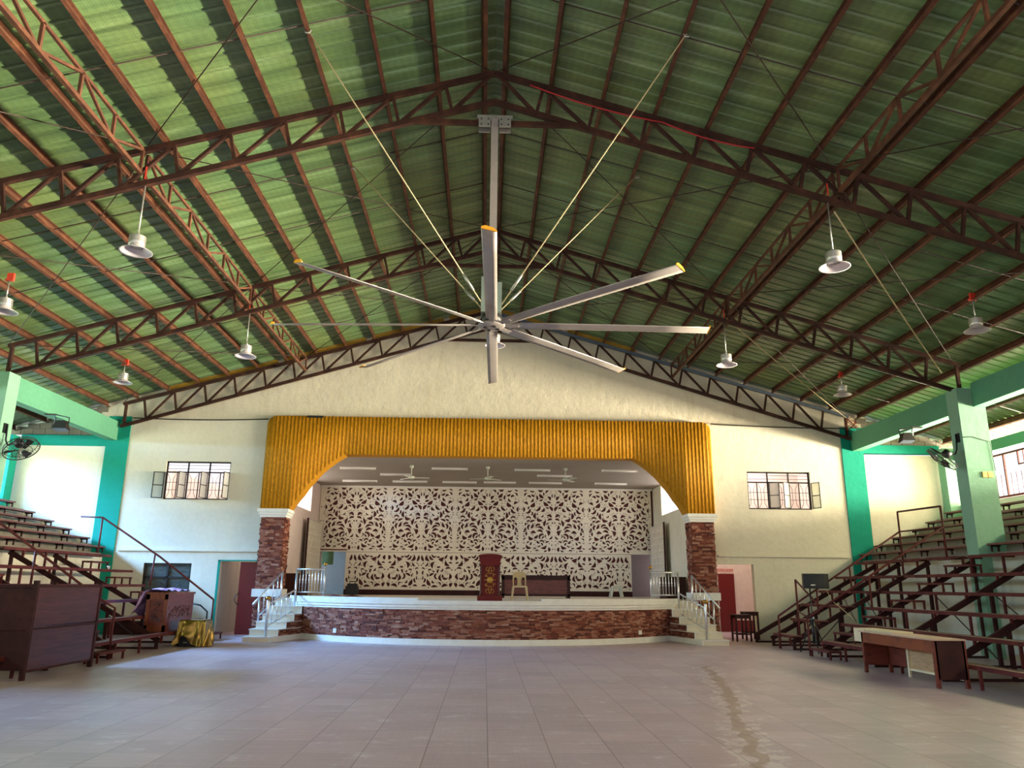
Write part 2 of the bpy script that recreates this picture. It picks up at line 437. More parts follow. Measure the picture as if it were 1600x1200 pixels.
# end wall beyond the column lines: pale panel framed by teal, hollow blocks above
for s, xa, xb, k in ((-1, -12.05, -12.8, 4), (1, 12.3, 13.05, 5)):
    struct('trim_%d' % k, MB().box(xa, xb, YW-0.04, YW+0.25, 0, 7.05), 'teal', 'teal pilaster at the corner of the end wall')
    xo = -15.62 if s < 0 else 15.75
    struct('trim_%d' % (k+2), MB().box(xb, xo, YW-0.02, YW+0.25, 6.02 if s < 0 else 6.16, 6.38 if s < 0 else 6.45), 'teal', 'teal tie band across the end wall')
    struct('wall_end_left' if s < 0 else 'wall_end_right', MB().box(xb, s*16.2, YW, YW+0.22, 0, 6.1), 'white_wall' if s < 0 else 'cream')
    bb = MB()
    zz = 6.4
    r = 0
    while zz < 7.6:
        xx = 12.9 + (0.2 if r % 2 else 0)
        while xx < 16.2:
            zc = min(zz+0.19, zt(xx+0.2)+0.1)
            if zc > zz+0.03: bb.box(s*xx, s*(xx+0.385), YW+0.02, YW+0.2, zz, zc)
            xx += 0.4
        zz += 0.2; r += 1
    o = struct('block_wall_left' if s < 0 else 'block_wall_right', bb, 'concrete', 'bare hollow blocks above the teal band'); o['kind'] = 'structure'
# side walls behind the top rows, with their long open window bands
for s, nm in ((-1, 'wall_left'), (1, 'wall_right')):
    xw = s*16.0
    struct(nm, MB().box(xw, xw+s*0.2, -3, YW+0.2, 0, 4.35), 'white_wall')
    struct('beam_left' if s < 0 else 'beam_right', MB().box(xw-s*0.05, xw+s*0.25, -3, YW+0.2, 5.86, 6.2), 'green_beam')['kind'] = 'structure'
    for i, yy in enumerate((6.0, 12.6, 19.3, 25.75)):
        solo('concrete_post', MB().box(xw-s*0.38, xw, yy-0.2, yy+0.2, 0, 6.3), 'teal' if s < 0 else 'mint',
             'outer teal post in the %s window wall, %s from the stage end' % ('left' if s < 0 else 'right', ORD[3-i]), 'post', 'posts of the outer walls')

# ------------------------------------------------------------------ columns and eave beams
for s, x, cm in ((-1, XL, 'mint'), (1, XR, 'mint')):
    side = 'left' if s < 0 else 'right'
    xb = x+s*0.4
    for i, yc in enumerate((12.7, 19.35)):
        t = thing('concrete_column', 'pale green concrete column rising through the %s bleachers, %s' % (side, 'nearer the stage' if i else 'nearer the camera'), 'column', (x+s*0.36, yc, 0), 'columns of the hall')
        part('shaft', MB().box(x, x+s*0.72, yc-0.24, yc+0.24, 0, 6.72), cm, t)
        if s > 0 and i:
            part('outlet_plate', MB().box(12.62, 12.74, yc-0.27, yc-0.24, 4.37, 4.52).box(12.76, 12.88, yc-0.27, yc-0.24, 4.37, 4.52), 'outlet', t, 'two yellowed outlet plates')
    for i, (ya, yb) in enumerate(((19.59, YW-0.04), (12.94, 19.11), (6.0, 12.46))):
        solo('concrete_beam', MB().box(xb, xb+s*0.32, ya, yb, 6.22, 6.86), 'green_beam',
             'green eave beam on the %s side, %s bay from the stage wall' % (side, ORD[i]), 'beam', 'eave beams')

# ------------------------------------------------------------------ roof trusses
def truss(y, label, chord_mat, far=False):
    t = thing('roof_truss', label, 'truss', (0, y, 6.6), 'roof trusses')
    xa, xb = -12.35, 12.6
    w = 0.09; D = 0.62
    part('top_chord', MB().bar((xa, y, zt(xa)-0.05), (X0, y, zt(X0)-0.05), w, 0.1), 'steel', t)
    part('top_chord', MB().bar((X0, y, zt(X0)-0.05), (xb, y, zt(xb)-0.05), w, 0.1), chord_mat, t)
    def zb(x): return zt(x)-0.05-D-0.012*abs(x-X0)
    bc = MB(); bc.bar((xa, y, zb(xa)), (X0, y, zb(X0)), w, 0.1).bar((X0, y, zb(X0)), (xb, y, zb(xb)), w, 0.1)
    part('bottom_chord', bc, 'steel', t)
    part('collar_tie', MB().bar((-1.5, y, zb(-1.5)-0.0), (1.55, y, zb(1.55)), 0.08, 0.09), 'steel', t)
    for s in (-1, 1):
        n = 13
        px = [X0+s*(0.9+i*0.98) for i in range(n)]
        prev = X0+s*0.04
        for i, x in enumerate(px):
            if abs(x) > 12.5: break
            # posts lean square to the chord, the diagonal climbs to the ridge side
            part('vertical', MB().bar((x+s*0.02, y, zt(x+s*0.02)-0.1), (x-s*0.1, y, zb(x-s*0.1)+0.05), 0.06, 0.06, (0, 1, 0)), 'steel', t)
            part('diagonal', MB().bar((prev+s*0.05, y, zt(prev)-0.1), (x-s*0.16, y, zb(x-s*0.16)+0.05), 0.06, 0.065, (0, 1, 0)), 'steel', t)
            prev = x
        xe = xa if s < 0 else xb
        part('end_post', MB().bar((xe-s*0.1, y, zt(xe)-0.08), (xe-s*0.1, y, 6.72), 0.08, 0.08, (0, 1, 0)), 'steel', t)
    return t
t1 = truss(T[0], 'rust brown roof truss nearest the camera, holding the big fan', 'steel')
t2 = truss(T[1], 'rust brown roof truss over the middle of the hall, behind the big fan', 'steel')
t3 = truss(T[2], 'roof truss set against the cream gable above the stage arch', 'blue_steel', True)  # bluish highlight on the right top chord is put into its colour

# secondary trusses running along the hall
for s, side in ((-1, 'left'), (1, 'right')):
    spans = [(6.0, T[0]), (T[0], T[1]), (T[1], T[2])]
    for bi, (ya, yb) in enumerate(spans):
        x = s*6.3 + (0.12 if s > 0 else 0); za, zb_ = zt(x)-0.1, zt(x)-0.55
        lab = 'slender lengthwise truss on the %s slope, %s' % (side, ['in the bay over the camera', 'between the near and middle roof trusses', 'between the middle roof truss and the gable'][bi])
        t = thing('lattice_girder', lab, 'truss', (x, (ya+yb)/2, zb_), 'lengthwise trusses')
        part('top_chord', MB().bar((x, ya+0.1, za), (x, yb-0.1, za), 0.05, 0.05), 'purlin', t)
        part('bottom_chord', MB().bar((x, ya+0.1, zb_), (x, yb-0.1, zb_), 0.07, 0.07), 'purlin', t)
        n = 6; st = (yb-ya-0.2)/n
        for i in range(n+1):
            yy = ya+0.1+i*st
            part('vertical', MB().bar((x, yy, zb_), (x, yy, za), 0.05, 0.05), 'purlin', t)
            if i < n:
                z_a, z_b = (za, zb_) if i % 2 == 0 else (zb_, za)
                part('diagonal', MB().bar((x, yy, z_a), (x, yy+st, z_b), 0.045, 0.045, (1, 0, 0)), 'purlin', t)

# purlins: channels lying on the top chords
for s, side in ((-1, 'left'), (1, 'right')):
    for i in range(17):
        d = 0.2 if i == 0 else 0.1+i*0.985
        x = X0+s*d
        y0 = 0.0 if d < 12.5 else 0.0
        mb = MB(); th = math.atan(0.29)*(-s)
        up = Vector((0.2785*s, 0, 0.9604)) if s > 0 else Vector((-0.2785, 0, 0.9604))
        zc = zt(x)
        # C section: web and two flanges
        al = Vector((-up.z*s, 0, 0.2785)) * 1.0            # towards the ridge along the slope
        a = Vector((x, y0, zc)); b = Vector((x, YW-0.03 if d < 12.4 else YW-0.02, zc))
        mb.bar(a+up*0.095, b+up*0.095, 0.012, 0.19, up)
        mb.bar(a+up*0.008+al*0.03, b+up*0.008+al*0.03, 0.06, 0.012, up)
        mb.bar(a+up*0.18+al*0.03, b+up*0.18+al*0.03, 0.06, 0.012, up)
        solo('purlin', mb, 'purlin', 'brown steel purlin on the %s slope, %s out from the ridge' % (side, ORD[i]), 'purlin', 'roof purlins')

# sag rods and cross bracing rods under the sheets
def rod(p, q, r=0.011): return MB().tube([p, q], r, 6)
bayn = ['over the near bay', 'in the bay behind the big fan', 'in the bay next to the gable']
for s, side in ((-1, 'left'), (1, 'right')):
    for i, y in enumerate((8.4, 10.6, 14.75, 16.95, 21.5, 23.7)):
        solo('sag_rod', rod((X0+s*0.2, y, zt(0.2)+0.07), (X0+s*15.8, y, zt(15.8)+0.07), 0.012), 'rodm',
             'thin sag rod across the %s slope, %s %s' % (side, 'nearer one' if i % 2 == 0 else 'farther one', bayn[i//2]), 'rod', 'sag rods')
    for bi, (ya, yb) in enumerate(((6.05, 12.7), (12.7, 19.35), (19.35, 25.85))):
        for pi, (xa, xb) in enumerate(((0.1, 6.25), (6.35, 12.3))):
            for di in (0, 1):
                p = (X0+s*(xa if di else xb), ya+0.1, 0); q = (X0+s*(xb if di else xa), yb-0.1, 0)
                p = (p[0], p[1], zt(p[0])-0.02); q = (q[0], q[1], zt(q[0])-0.02)
                solo('brace_rod', rod(p, q, 0.011), 'rodm', '%s %s brace rod, %s, %s' % ('upper' if pi == 0 else 'lower', side, bayn[bi], 'slanting towards the ridge' if di else 'slanting towards the eave'), 'rod', 'cross bracing rods')
# ochre filler boards along the top of the gable
for i, (xa, xb) in enumerate(((-10.9, -7.3), (-7.1, -4.3), (-4.1, -1.6), (-1.4, -0.1), (0.3, 2.6), (2.8, 5.2))):
    za, zb_ = zt(xa)+0.10, zt(xb)+0.10
    solo('filler_board', MB().bar((xa, YW-0.03, za), (xb, YW-0.03, zb_), 0.03, 0.18), 'trim_yellow', 'ochre filler board under the roof edge on the gable, %s from the left' % ORD[i], 'board', 'filler boards on the gable')

# ------------------------------------------------------------------ stage arch and pillars
AC = 0.13                                     # arch axis
def zlow(x):
    u = abs(x-AC); pts = [(4.88, 5.82), (5.5, 5.38), (5.9, 4.94), (6.24, 4.47), (6.58, 3.97)]
    if u <= pts[0][0]: return 5.82
    for (a, za), (b, zb) in zip(pts, pts[1:]):
        if u <= b:
            t = (u-a)/(b-a); return za+(zb-za)*t + 0.03*math.sin(PI*t)
    return 3.97
def ztop(x):
    u = abs(x-AC); e = 7.55-u; r = 0.32
    return 7.12 if e > r else 7.12-r+math.sqrt(max(0, r*r-(r-e)**2))
arch = thing('stage_arch', 'mustard yellow corrugated arch framing the stage', 'arch', (AC, 25.7, 3.97))
mb = MB(); N = 1208; xs = [AC-7.548+15.096*i/N for i in range(N+1)]; YF = 25.76
for x in xs:
    yy = YF-0.010*math.sin(2*PI*x/0.125)-0.004*math.sin(4*PI*x/0.125)
    zl, zh = zlow(x), ztop(x)
    mb.v += [(x, yy, zl), (x, yy, zh), (x, 26.3, zl), (x, YW-0.02, zh)]
for i in range(N):
    a = 4*i; b = a+4
    mb.face((a, b, b+1, a+1), True); mb.face((a, a+2, b+2, b)); mb.face((a+1, b+1, b+3, a+3)); mb.face((a+2, a+3, b+3, b+2))
mb.face((0, 1, 3, 2)); mb.face((4*N, 4*N+2, 4*N+3, 4*N+1))
part('facing', mb, 'arch', arch)

def stones(mb, P, L, z0, z1, rr, hmin=0.04, hmax=0.075, lmin=0.1, lmax=0.3, dmax=0.05):
    """ledge stones on a vertical run: P(s) -> (point, outward normal)"""
    z = z0
    while z < z1-0.005:
        h = min(rr.uniform(hmin, hmax), z1-z)
        if z1-z-h < 0.02: h = z1-z
        s = -rr.uniform(0, 0.1)
        while s < L:
            l = rr.uniform(lmin, lmax); a, b = max(0, s), min(L, s+l)
            if b-a > 0.02:
                d = rr.uniform(0.008, dmax); p, n = P(a+0.003); q, m = P(b-0.003)
                g = 0.003
                mb.hexa([(p[0], p[1], z+g), (q[0], q[1], z+g), (q[0]-0.03*m[0], q[1]-0.03*m[1], z+g), (p[0]-0.03*n[0], p[1]-0.03*n[1], z+g)][::-1] if False else
                        [(p[0]+n[0]*d, p[1]+n[1]*d, z+g), (q[0]+m[0]*d, q[1]+m[1]*d, z+g), (q[0], q[1], z+g), (p[0], p[1], z+g),
                         (p[0]+n[0]*d, p[1]+n[1]*d, z+h), (q[0]+m[0]*d, q[1]+m[1]*d, z+h), (q[0], q[1], z+h), (p[0], p[1], z+h)])
            s += l
        z += h
for s, side in ((-1, 'left'), (1, 'right')):
    xo, xi = AC+s*7.42, AC+s*6.68
    y0, y1 = 25.62, 26.28
    t = thing('stone_pillar', 'red ledge stone pillar with white cap on the %s of the stage' % side, 'pillar', ((xo+xi)/2, (y0+y1)/2, 0), 'stage pillars')
    core = MB().box(xo, xi, y0, y1, 0, 3.72)
    part('core', core, 'dark_inside', t)
    rr = random.Random(3+s); mb = MB()
    xa, xb = min(xo, xi), max(xo, xi)
    for za, zb in ((0, 1.2), (1.44, 3.7)):
        stones(mb, lambda q: ((xa+q, y0), (0, -1)), xb-xa, za, zb, rr)
        stones(mb, lambda q: ((xa, y0+q), (-1, 0)), y1-y0, za, zb, rr)
        stones(mb, lambda q: ((xb, y0+q), (1, 0)), y1-y0, za, zb, rr)
    part('stone_facing', mb, 'stone', t)
    part('base_band', MB().box(xa-0.09, xb+0.09, y0-0.09, y1+0.05, 1.2, 1.44), 'white', t)
    cp = MB()
    for z0_, z1_, e in ((3.70, 3.78, 0.05), (3.78, 3.86, 0.09), (3.86, 3.97, 0.13)): cp.box(xa-e, xb+e, y0-e, y1+0.05, z0_, z1_)
    part('capital', cp, 'white', t)

# ------------------------------------------------------------------ stage
SX = 6.05; SYE, SYM = 25.35, 22.25                # ends and middle of the bowed front
RAD = (SX**2+(SYE-SYM)**2)/(2*(SYE-SYM)); CY = SYM+RAD; TH = math.asin(SX/RAD)
def arc(r, n=64, a0=-1.0, a1=1.0): return [(AC-0.07+r*math.sin(TH*(a0+(a1-a0)*i/n)), CY-r*math.cos(TH*(a0+(a1-a0)*i/n))) for i in range(n+1)]
stage = thing('stage', 'raised stage with bowed stone front and white cornice', 'stage', (AC, 26, 0))
pl = arc(RAD) + [(6.65, 25.35), (6.65, 26.2), (7.5, 26.4), (7.5, 34.9), (-7.35, 34.9), (-7.35, 26.4), (-6.5, 26.2), (-6.5, 25.35)]
part('platform', MB().prism(pl, 0.0, SZ, 'z'), 'stairtile', stage)
mb = MB(); rr = random.Random(11)
L = RAD*2*TH
stones(mb, lambda q: ((AC-0.07+RAD*math.sin(-TH+q/RAD), CY-RAD*math.cos(-TH+q/RAD)), (math.sin(-TH+q/RAD), -math.cos(-TH+q/RAD))), L, 0.16, 0.95, rr, 0.035, 0.06, 0.1, 0.28, 0.04)
part('stone_facing', mb, 'stone', stage)
def ring(z0, z1, out, inn=0.05, a0=-1.0, a1=1.0):
    A = arc(RAD+out, 64, a0, a1); B = arc(RAD-inn, 64, a0, a1)
    return MB().prism(A+B[::-1], z0, z1, 'z')
part('plinth', ring(0.0, 0.16, 0.05), 'white', stage)
cb = ring(0.94, 1.0, 0.05); q = ring(1.0, 1.08, 0.09); cb.f += [tuple(i+len(cb.v) for i in f) for f in q.f]; cb.sm += q.sm; cb.v += q.v
q = ring(1.08, 1.19, 0.13); cb.f += [tuple(i+len(cb.v) for i in f) for f in q.f]; cb.sm += q.sm; cb.v += q.v
part('cornice', cb, 'white', stage)
for a0, a1 in ((-1.0, -0.27), (0.22, 1.0)):
    part('curb', ring(1.19, 1.255, 0.13, -0.03, a0, a1), 'white', stage)
for xx, side in ((-4.3, 'left'), (4.6, 'right')):
    u = math.asin((xx-AC+0.07)/RAD); n = Vector((math.sin(u), -math.cos(u), 0)); p = Vector((AC-0.07+RAD*math.sin(u), CY-RAD*math.cos(u), 0.3))+n*0.05
    part('outlet_plate', MB().bar(p-n*0.02, p+n*0.01, 0.13, 0.12), 'white', stage, 'white outlet plate low on the stone front')

# stage house: side walls, rear wall, ceiling
struct('wall_stage_left', wall_with_holes(26.3, 35.0, 0, 5.95, [(27.0, 32.6, 4.5, 5.75)], -7.55, -7.35) if False else MB().box(-7.55, -7.35, 26.3, 35.0, 0, 4.55).box(-7.55, -7.35, 32.9, 35.0, 4.55, 5.95).box(-7.55, -7.35, 26.3, 26.8, 4.55, 5.95), 'pink_wall')
struct('wall_stage_right', MB().box(7.5, 7.7, 26.3, 35.0, 0, 4.55).box(7.5, 7.7, 32.9, 35.0, 4.55, 5.95).box(7.5, 7.7, 26.3, 26.8, 4.55, 5.95), 'white_wall')
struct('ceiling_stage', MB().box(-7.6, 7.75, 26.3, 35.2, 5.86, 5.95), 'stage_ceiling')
struct('wall_rear', wall_with_holes(-7.6, 7.75, SZ, 5.95, [(-7.2, -6.05, SZ, 3.07), (6.45, 7.4, SZ, 3.07)], 35.0, 35.15), 'grey_plaster')
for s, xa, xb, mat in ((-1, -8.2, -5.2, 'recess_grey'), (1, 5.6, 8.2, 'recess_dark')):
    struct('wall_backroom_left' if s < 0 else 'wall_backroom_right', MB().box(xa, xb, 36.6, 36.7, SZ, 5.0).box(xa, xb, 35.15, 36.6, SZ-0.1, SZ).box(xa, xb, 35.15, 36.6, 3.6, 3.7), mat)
solo('hanging_board', MB().box(-7.30, -6.80, 35.6, 35.66, 2.45, 3.05), 'green_box', 'green board hanging at the top of the left doorway in the screen', 'board')

# ------------------------------------------------------------------ cut-out screen on the rear wall
PX = 1.46
def leaf(x, y, l, w, ang, bend=0.0, n=7):
    """a bent leaf, pointed at both ends"""
    up, dn = [], []
    for i in range(n+1):
        t = i/n; hw = w*math.sin(PI*t**0.85)*0.5; cx = (t-0.5)*l; cy = bend*l*(1-(2*t-1)**2)
        up.append((cx, cy+hw)); dn.append((cx, cy-hw))
    pts = up+dn[::-1][1:-1]; c, s = math.cos(ang), math.sin(ang)
    return [(x+a*c-b*s, y+a*s+b*c) for a, b in pts]
def comma(x, y, r, w, a0, a1, n=10):
    """a curled stroke that swells at one end"""
    o, i = [], []
    for k in range(n+1):
        t = k/n; a = a0+(a1-a0)*t; h = w*(0.15+0.85*math.sin(PI*min(1, 0.15+0.85*t)))*0.5*(1 if k < n else 0.2)
        o.append((x+(r+h)*math.cos(a), y+(r+h)*math.sin(a))); i.append((x+(r-h)*math.cos(a), y+(r-h)*math.sin(a)))
    return o+i[::-1]
def motif(seed, h, big):
    rr = random.Random(seed); out = []; occ = []
    def put(poly):
        xs = [p[0] for p in poly]; ys = [p[1] for p in poly]
        if min(xs) < 0.02 or max(xs) > PX-0.02 or min(ys) < 0.05 or max(ys) > h-0.05: return False
        samp = [( (poly[i][0]+poly[(i+1) % len(poly)][0])/2, (poly[i][1]+poly[(i+1) % len(poly)][1])/2) for i in range(len(poly))]+poly
        for q in samp:
            for p in occ:
                if (p[0]-q[0])**2+(p[1]-q[1])**2 < 0.019**2: return False
        occ.extend(samp); cx, cy = sum(xs)/len(xs), sum(ys)/len(ys); occ.append((cx, cy)); out.append(poly); return True
    for p in big: put(p)
    for k in range(520 if h > 2 else 280):
        l = rr.uniform(0.17, 0.36); x, y, an = rr.uniform(0, PX), rr.uniform(0, h), rr.uniform(0, PI)
        if rr.random() < 0.35: put(comma(x, y, l*0.42, l*0.34, an, an+rr.choice((-1, 1))*rr.uniform(1.7, 3.3)))
        else: put(leaf(x, y, l, l*rr.uniform(0.30, 0.5), an, rr.uniform(-0.32, 0.32)))
    # petal fans
    fans = [(rr.uniform(0.1, PX-0.1), rr.uniform(0.15, h-0.15)) for _ in range(18 if h > 2 else 10)]
    for fx, fy in fans:
        a = rr.uniform(0, 2*PI); k = rr.randint(6, 9); R = rr.uniform(0.13, 0.2)
        for i in range(k):
            b = a+(i-k/2)*0.42; put(leaf(fx+R*math.cos(b), fy+R*math.sin(b), 0.13, 0.022, b))
        for sg in (-1, 1):
            put(comma(fx+0.02*sg, fy, R+0.1, 0.06, a+sg*1.9, a+sg*2.9))
    for k in range(760 if h > 2 else 400):
        l = rr.uniform(0.14, 0.28) if k < 260 else rr.uniform(0.05, 0.12)
        x, y, an = rr.uniform(0, PX), rr.uniform(0, h), rr.uniform(0, PI)
        if rr.random() < 0.3: put(comma(x, y, l*0.45, l*0.36, an, an+rr.choice((-1, 1))*rr.uniform(1.6, 3.2)))
        else: put(leaf(x, y, l, l*rr.uniform(0.30, 0.55), an, rr.uniform(-0.28, 0.28)))
    return out
def bigU():
    b = []
    for (x, y, l, w, a, bd) in ((0.1, 2.2, .3, .11, 1.1, .2), (0.33, 2.33, .3, .12, 0.7, -.15), (0.5, 2.05, .24, .09, 2.2, .3), (0.2, 1.7, .26, .1, 0.3, .3), (0.62, 1.62, .3, .11, 0.5, -.3),
        (0.95, 2.28, .3, .13, 2.3, .2), (1.25, 2.3, .22, .09, 0.4, .3), (1.36, 2.05, .26, .07, 1.5, .2), (0.06, 1.2, .28, .06, 1.57, 0), (0.17, 1.22, .26, .08, 1.3, -.2), (0.3, 0.95, .3, .12, 1.1, .3),
        (0.11, 0.75, .34, .1, 1.45, -.15), (0.26, 0.72, .2, .13, 1.0, .2), (0.62, 1.12, .36, .08, 0.3, .3), (0.62, 0.98, .3, .09, 0.2, .3), (0.9, 0.92, .26, .1, -.2, .3), (1.0, 0.75, .26, .12, 0.6, -.3), (1.3, 1.1, .26, .09, 1.9, .15), (1.4, 0.95, .3, .06, 1.57, 0),
        (1.2, 0.8, .2, .12, 2.4, .3), (0.08, 0.25, .3, .09, 1.57, 0), (0.22, 0.2, .22, .09, 1.5, .1), (0.45, 0.35, .3, .1, 2.6, .3), (1.1, 0.35, .3, .1, 0.6, -.3), (0.75, 0.12, .2, .05, 0, .2), (1.2, 0.1, .2, .05, 0, .2),
        (0.3, 2.93, .24, .06, 0, .2), (0.62, 2.9, .2, .08, -.3, .2), (0.95, 2.93, .24, .06, 0.2, -.2), (1.28, 2.92, .22, .07, 0, .25), (0.75, 2.6, .25, .07, 1.4, .1), (1.1, 2.62, .2, .08, 0.3, .3)):
        b.append(leaf(x, y, l*1.05, w*1.35, a, bd))
    return b
def bigL():
    b = []
    for (x, y, l, w, a, bd) in ((0.06, 1.25, .26, .08, 1.3, .1), (0.07, 0.8, .25, .07, 1.5, .1), (0.35, 1.3, .3, .1, 2.0, .3), (0.6, 1.0, .3, .1, 1.2, .3), (0.9, 1.3, .26, .12, 0.4, -.3), (1.2, 1.1, .3, .1, 2.2, .3), (1.38, 1.3, .2, .1, 1.4, .2),
        (0.4, 0.3, .3, .11, 2.1, .1), (0.65, 0.12, .3, .07, 0, .1), (0.95, 0.5, .3, .09, 1.7, .3), (1.25, 0.55, .28, .09, 1.5, -.3), (1.1, 0.14, .3, .09, 0.2, .2), (1.38, 0.2, .2, .1, 1.0, .2), (0.2, 0.14, .22, .06, 0, .2)):
        b.append(leaf(x, y, l*1.05, w*1.35, a, bd))
    return b
MU, ML = motif(5, 3.04, bigU()), motif(9, 1.5, bigL())
def board_mesh(outline, holes, name):
    cu = bpy.data.curves.new('cut', 'CURVE'); cu.dimensions = '2D'; cu.fill_mode = 'BOTH'; cu.extrude = 0.009
    for poly in [outline]+holes:
        sp = cu.splines.new('POLY'); sp.points.add(len(poly)-1); sp.use_cyclic_u = True
        for p, (a, b) in zip(sp.points, poly): p.co = (a, b, 0, 1)
    o = bpy.data.objects.new('cut', cu); COL.objects.link(o)
    dg = bpy.context.evaluated_depsgraph_get(); me = bpy.data.meshes.new_from_object(o.evaluated_get(dg))
    bpy.data.objects.remove(o); bpy.data.curves.remove(cu)
    me.name = name; me.materials.clear(); me.materials.append(M['screen'])
    return me
YB = 34.55
scr = thing('backdrop_screen', 'cream screen cut with leaf and flower shapes behind the stage', 'screen', (AC, YB, SZ))
ZS0, ZS1, ZS2 = 1.40, 2.98, 5.84
cells = [(-7.5+0.17, -6.05), *[( -6.05+i*1.46+0.0, -6.05+(i+1)*1.46) for i in range(8)]]
def clip_ok(poly, x0, x1): return all(x0+0.02 < p[0] < x1-0.02 for p in poly)
k0 = AC-0.03
for k in range(-6, 6):
    xa = k0+k*PX; xb = xa+PX; mirror = (k % 2 != 0)
    ua, ub = max(xa, -7.33), min(xb, 7.48)
    if ub-ua < 0.1: continue
    def place(poly): return [((xb-p[0]) if mirror else (xa+p[0]), p[1]) for p in poly]
    up = [place(p) for p in MU]; lo = [place(p) for p in ML]
    up = [[(a-AC, (b*(ZS2-ZS1)/3.04)) for a, b in p] for p in up if clip_ok(p, ua, ub)]
    # the doorways cut into both sheets
    dl, dr = -6.06, 6.44
    def cut(poly, z_off):
        return all(not (dl-1.3 < p[0]+AC < dl+0.02 or dr-0.02 < p[0]+AC < dr+2) or (p[1]+z_off > 3.13) for p in poly)
    up = [p for p in up if cut(p, ZS1)]
    olx0, olx1 = ua-AC, ub-AC
    me = board_mesh([(olx0, 0.11 if (ub <= dl+0.02 or ua >= dr-0.02) else 0.005), (olx1, 0.11 if (ub <= dl+0.02 or ua >= dr-0.02) else 0.005), (olx1, ZS2-ZS1), (olx0, ZS2-ZS1)],
                    [p for p in up if min(q[1] for q in p) > (0.14 if (ub <= dl+0.02 or ua >= dr-0.02) else 0.03)], 'upper_sheet')
    o = bpy.data.objects.new('upper_sheet', me); COL.objects.link(o); o.parent = scr; o.rotation_euler = (PI/2, 0, 0); o.location = (0, 0, ZS1-SZ)
    va, vb = max(ua, dl), min(ub, dr)
    if vb-va > 0.15:
        hs = [[(a-AC, b*(ZS1-ZS0-0.01)/1.5) for a, b in p] for p in lo if clip_ok(p, va, vb)]
        me = board_mesh([(va-AC, 0), (vb-AC, 0), (vb-AC, ZS1-ZS0-0.01), (va-AC, ZS1-ZS0-0.01)], hs, 'lower_sheet')
        o = bpy.data.objects.new('lower_sheet', me); COL.objects.link(o); o.parent = scr; o.rotation_euler = (PI/2, 0, 0); o.location = (0, 0, ZS0-SZ)
part('backing', wall_with_holes(-7.33, 7.48, SZ, 5.84, [(-7.4, -6.06, SZ, 3.05), (6.44, 7.5, SZ, 3.05)], YB+0.06, YB+0.1), 'backing', scr)
part('lintel', MB().box(-7.33, -6.02, YB-0.02, YB+0.06, 3.04, 3.09), 'backing', scr)
part('skirting', MB().box(-6.06, 6.44, YB-0.06, YB+0.05, SZ, 1.4), 'maroon_dark', scr)
part('header', MB().box(-7.33, 7.48, YB-0.05, YB+0.05, 5.80, 5.86), 'white', scr)
# narrow cut-out panels on the side walls, with the dark posts and bulletin boards in front
def side_panel(s):
    t = thing('side_screen', 'narrow pierced panel on the %s wall of the stage' % ('left' if s < 0 else 'right'), 'screen', (s*7.2+0.07, 33.0, SZ), 'pierced side panels')
    holes = []; rr = random.Random(20)
    W_, H_ = 2.6, 2.9
    nx, nz = 7, 11
    for i in range(nx):
        for j in range(nz):
            cx, cy = (i+0.5)*W_/nx, (j+0.5)*H_/nz
            holes.append(leaf(cx, cy+0.045, 0.17, 0.07, PI/4 if (i+j) % 2 else -PI/4, 0.1)); holes.append(leaf(cx+0.09*(1 if (i+j) % 2 else -1)*0.9, cy-0.05, 0.12, 0.05, -PI/4 if (i+j) % 2 else PI/4, 0.1))
    me = board_mesh([(0, 0), (W_, 0), (W_, H_), (0, H_)], holes, 'pierced_sheet')
    o = bpy.data.objects.new('pierced_sheet', me); COL.objects.link(o); o.parent = t
    o.rotation_euler = (PI/2, 0, s*PI/2 if s > 0 else PI/2); o.location = (0, -1.35, 0.05)
    xb = s*7.2+0.07
    part('backing', MB().box(xb+s*0.03, xb+s*0.07, 31.65, 34.3, SZ+0.03, SZ+2.98), 'lime', t)
    part('edge_post', MB().box(xb-0.03, xb+0.03, 31.55, 31.63, SZ, SZ+3.0), 'maroon_dark', t)
side_panel(-1); side_panel(1)

# ceiling tubes and fans of the stage
tubes = [(-5.5, -4.15, 28.9), (-2.05, -0.7, 28.75), (1.05, 2.4, 28.8), (4.33, 5.7, 28.7), (-6.05, -4.6, 32.6), (-3.95, -2.5, 32.6), (-1.85, -0.4, 32.6), (-0.1, 1.25, 32.5), (1.8, 3.2, 32.5), (4.6, 5.97, 32.5), (2.0, 3.4, 30.3), (-4.2, -3.0, 30.5)]
rowname = {28: 'front row', 32: 'rear row', 30: 'middle pair'}
cnt = {}
for xa, xb, y in tubes:
    r = rowname[int(y)] if int(y) in rowname else 'front row'
    cnt[r] = cnt.get(r, 0)+1
    t = thing('tube_light', 'unlit white tube light on the stage ceiling, %s, number %s from the left' % (r, ORD[cnt[r]-1]) if r != 'middle pair' else 'unlit white tube light on the stage ceiling, %s one of the middle pair' % ('right' if xa > 0 else 'left'), 'light', ((xa+xb)/2, y, 5.86), 'stage tube lights')
    part('batten', MB().box(xa, xb, y-0.03, y+0.03, 5.825, 5.86), 'white', t)
    part('tube', MB().tube([(xa+0.04, y, 5.80), (xb-0.04, y, 5.80)], 0.016, 8), 'tube', t)
    part('cap', MB().box(xa, xa+0.05, y-0.025, y+0.025, 5.78, 5.83).box(xb-0.05, xb, y-0.025, y+0.025, 5.78, 5.83), 'white', t)
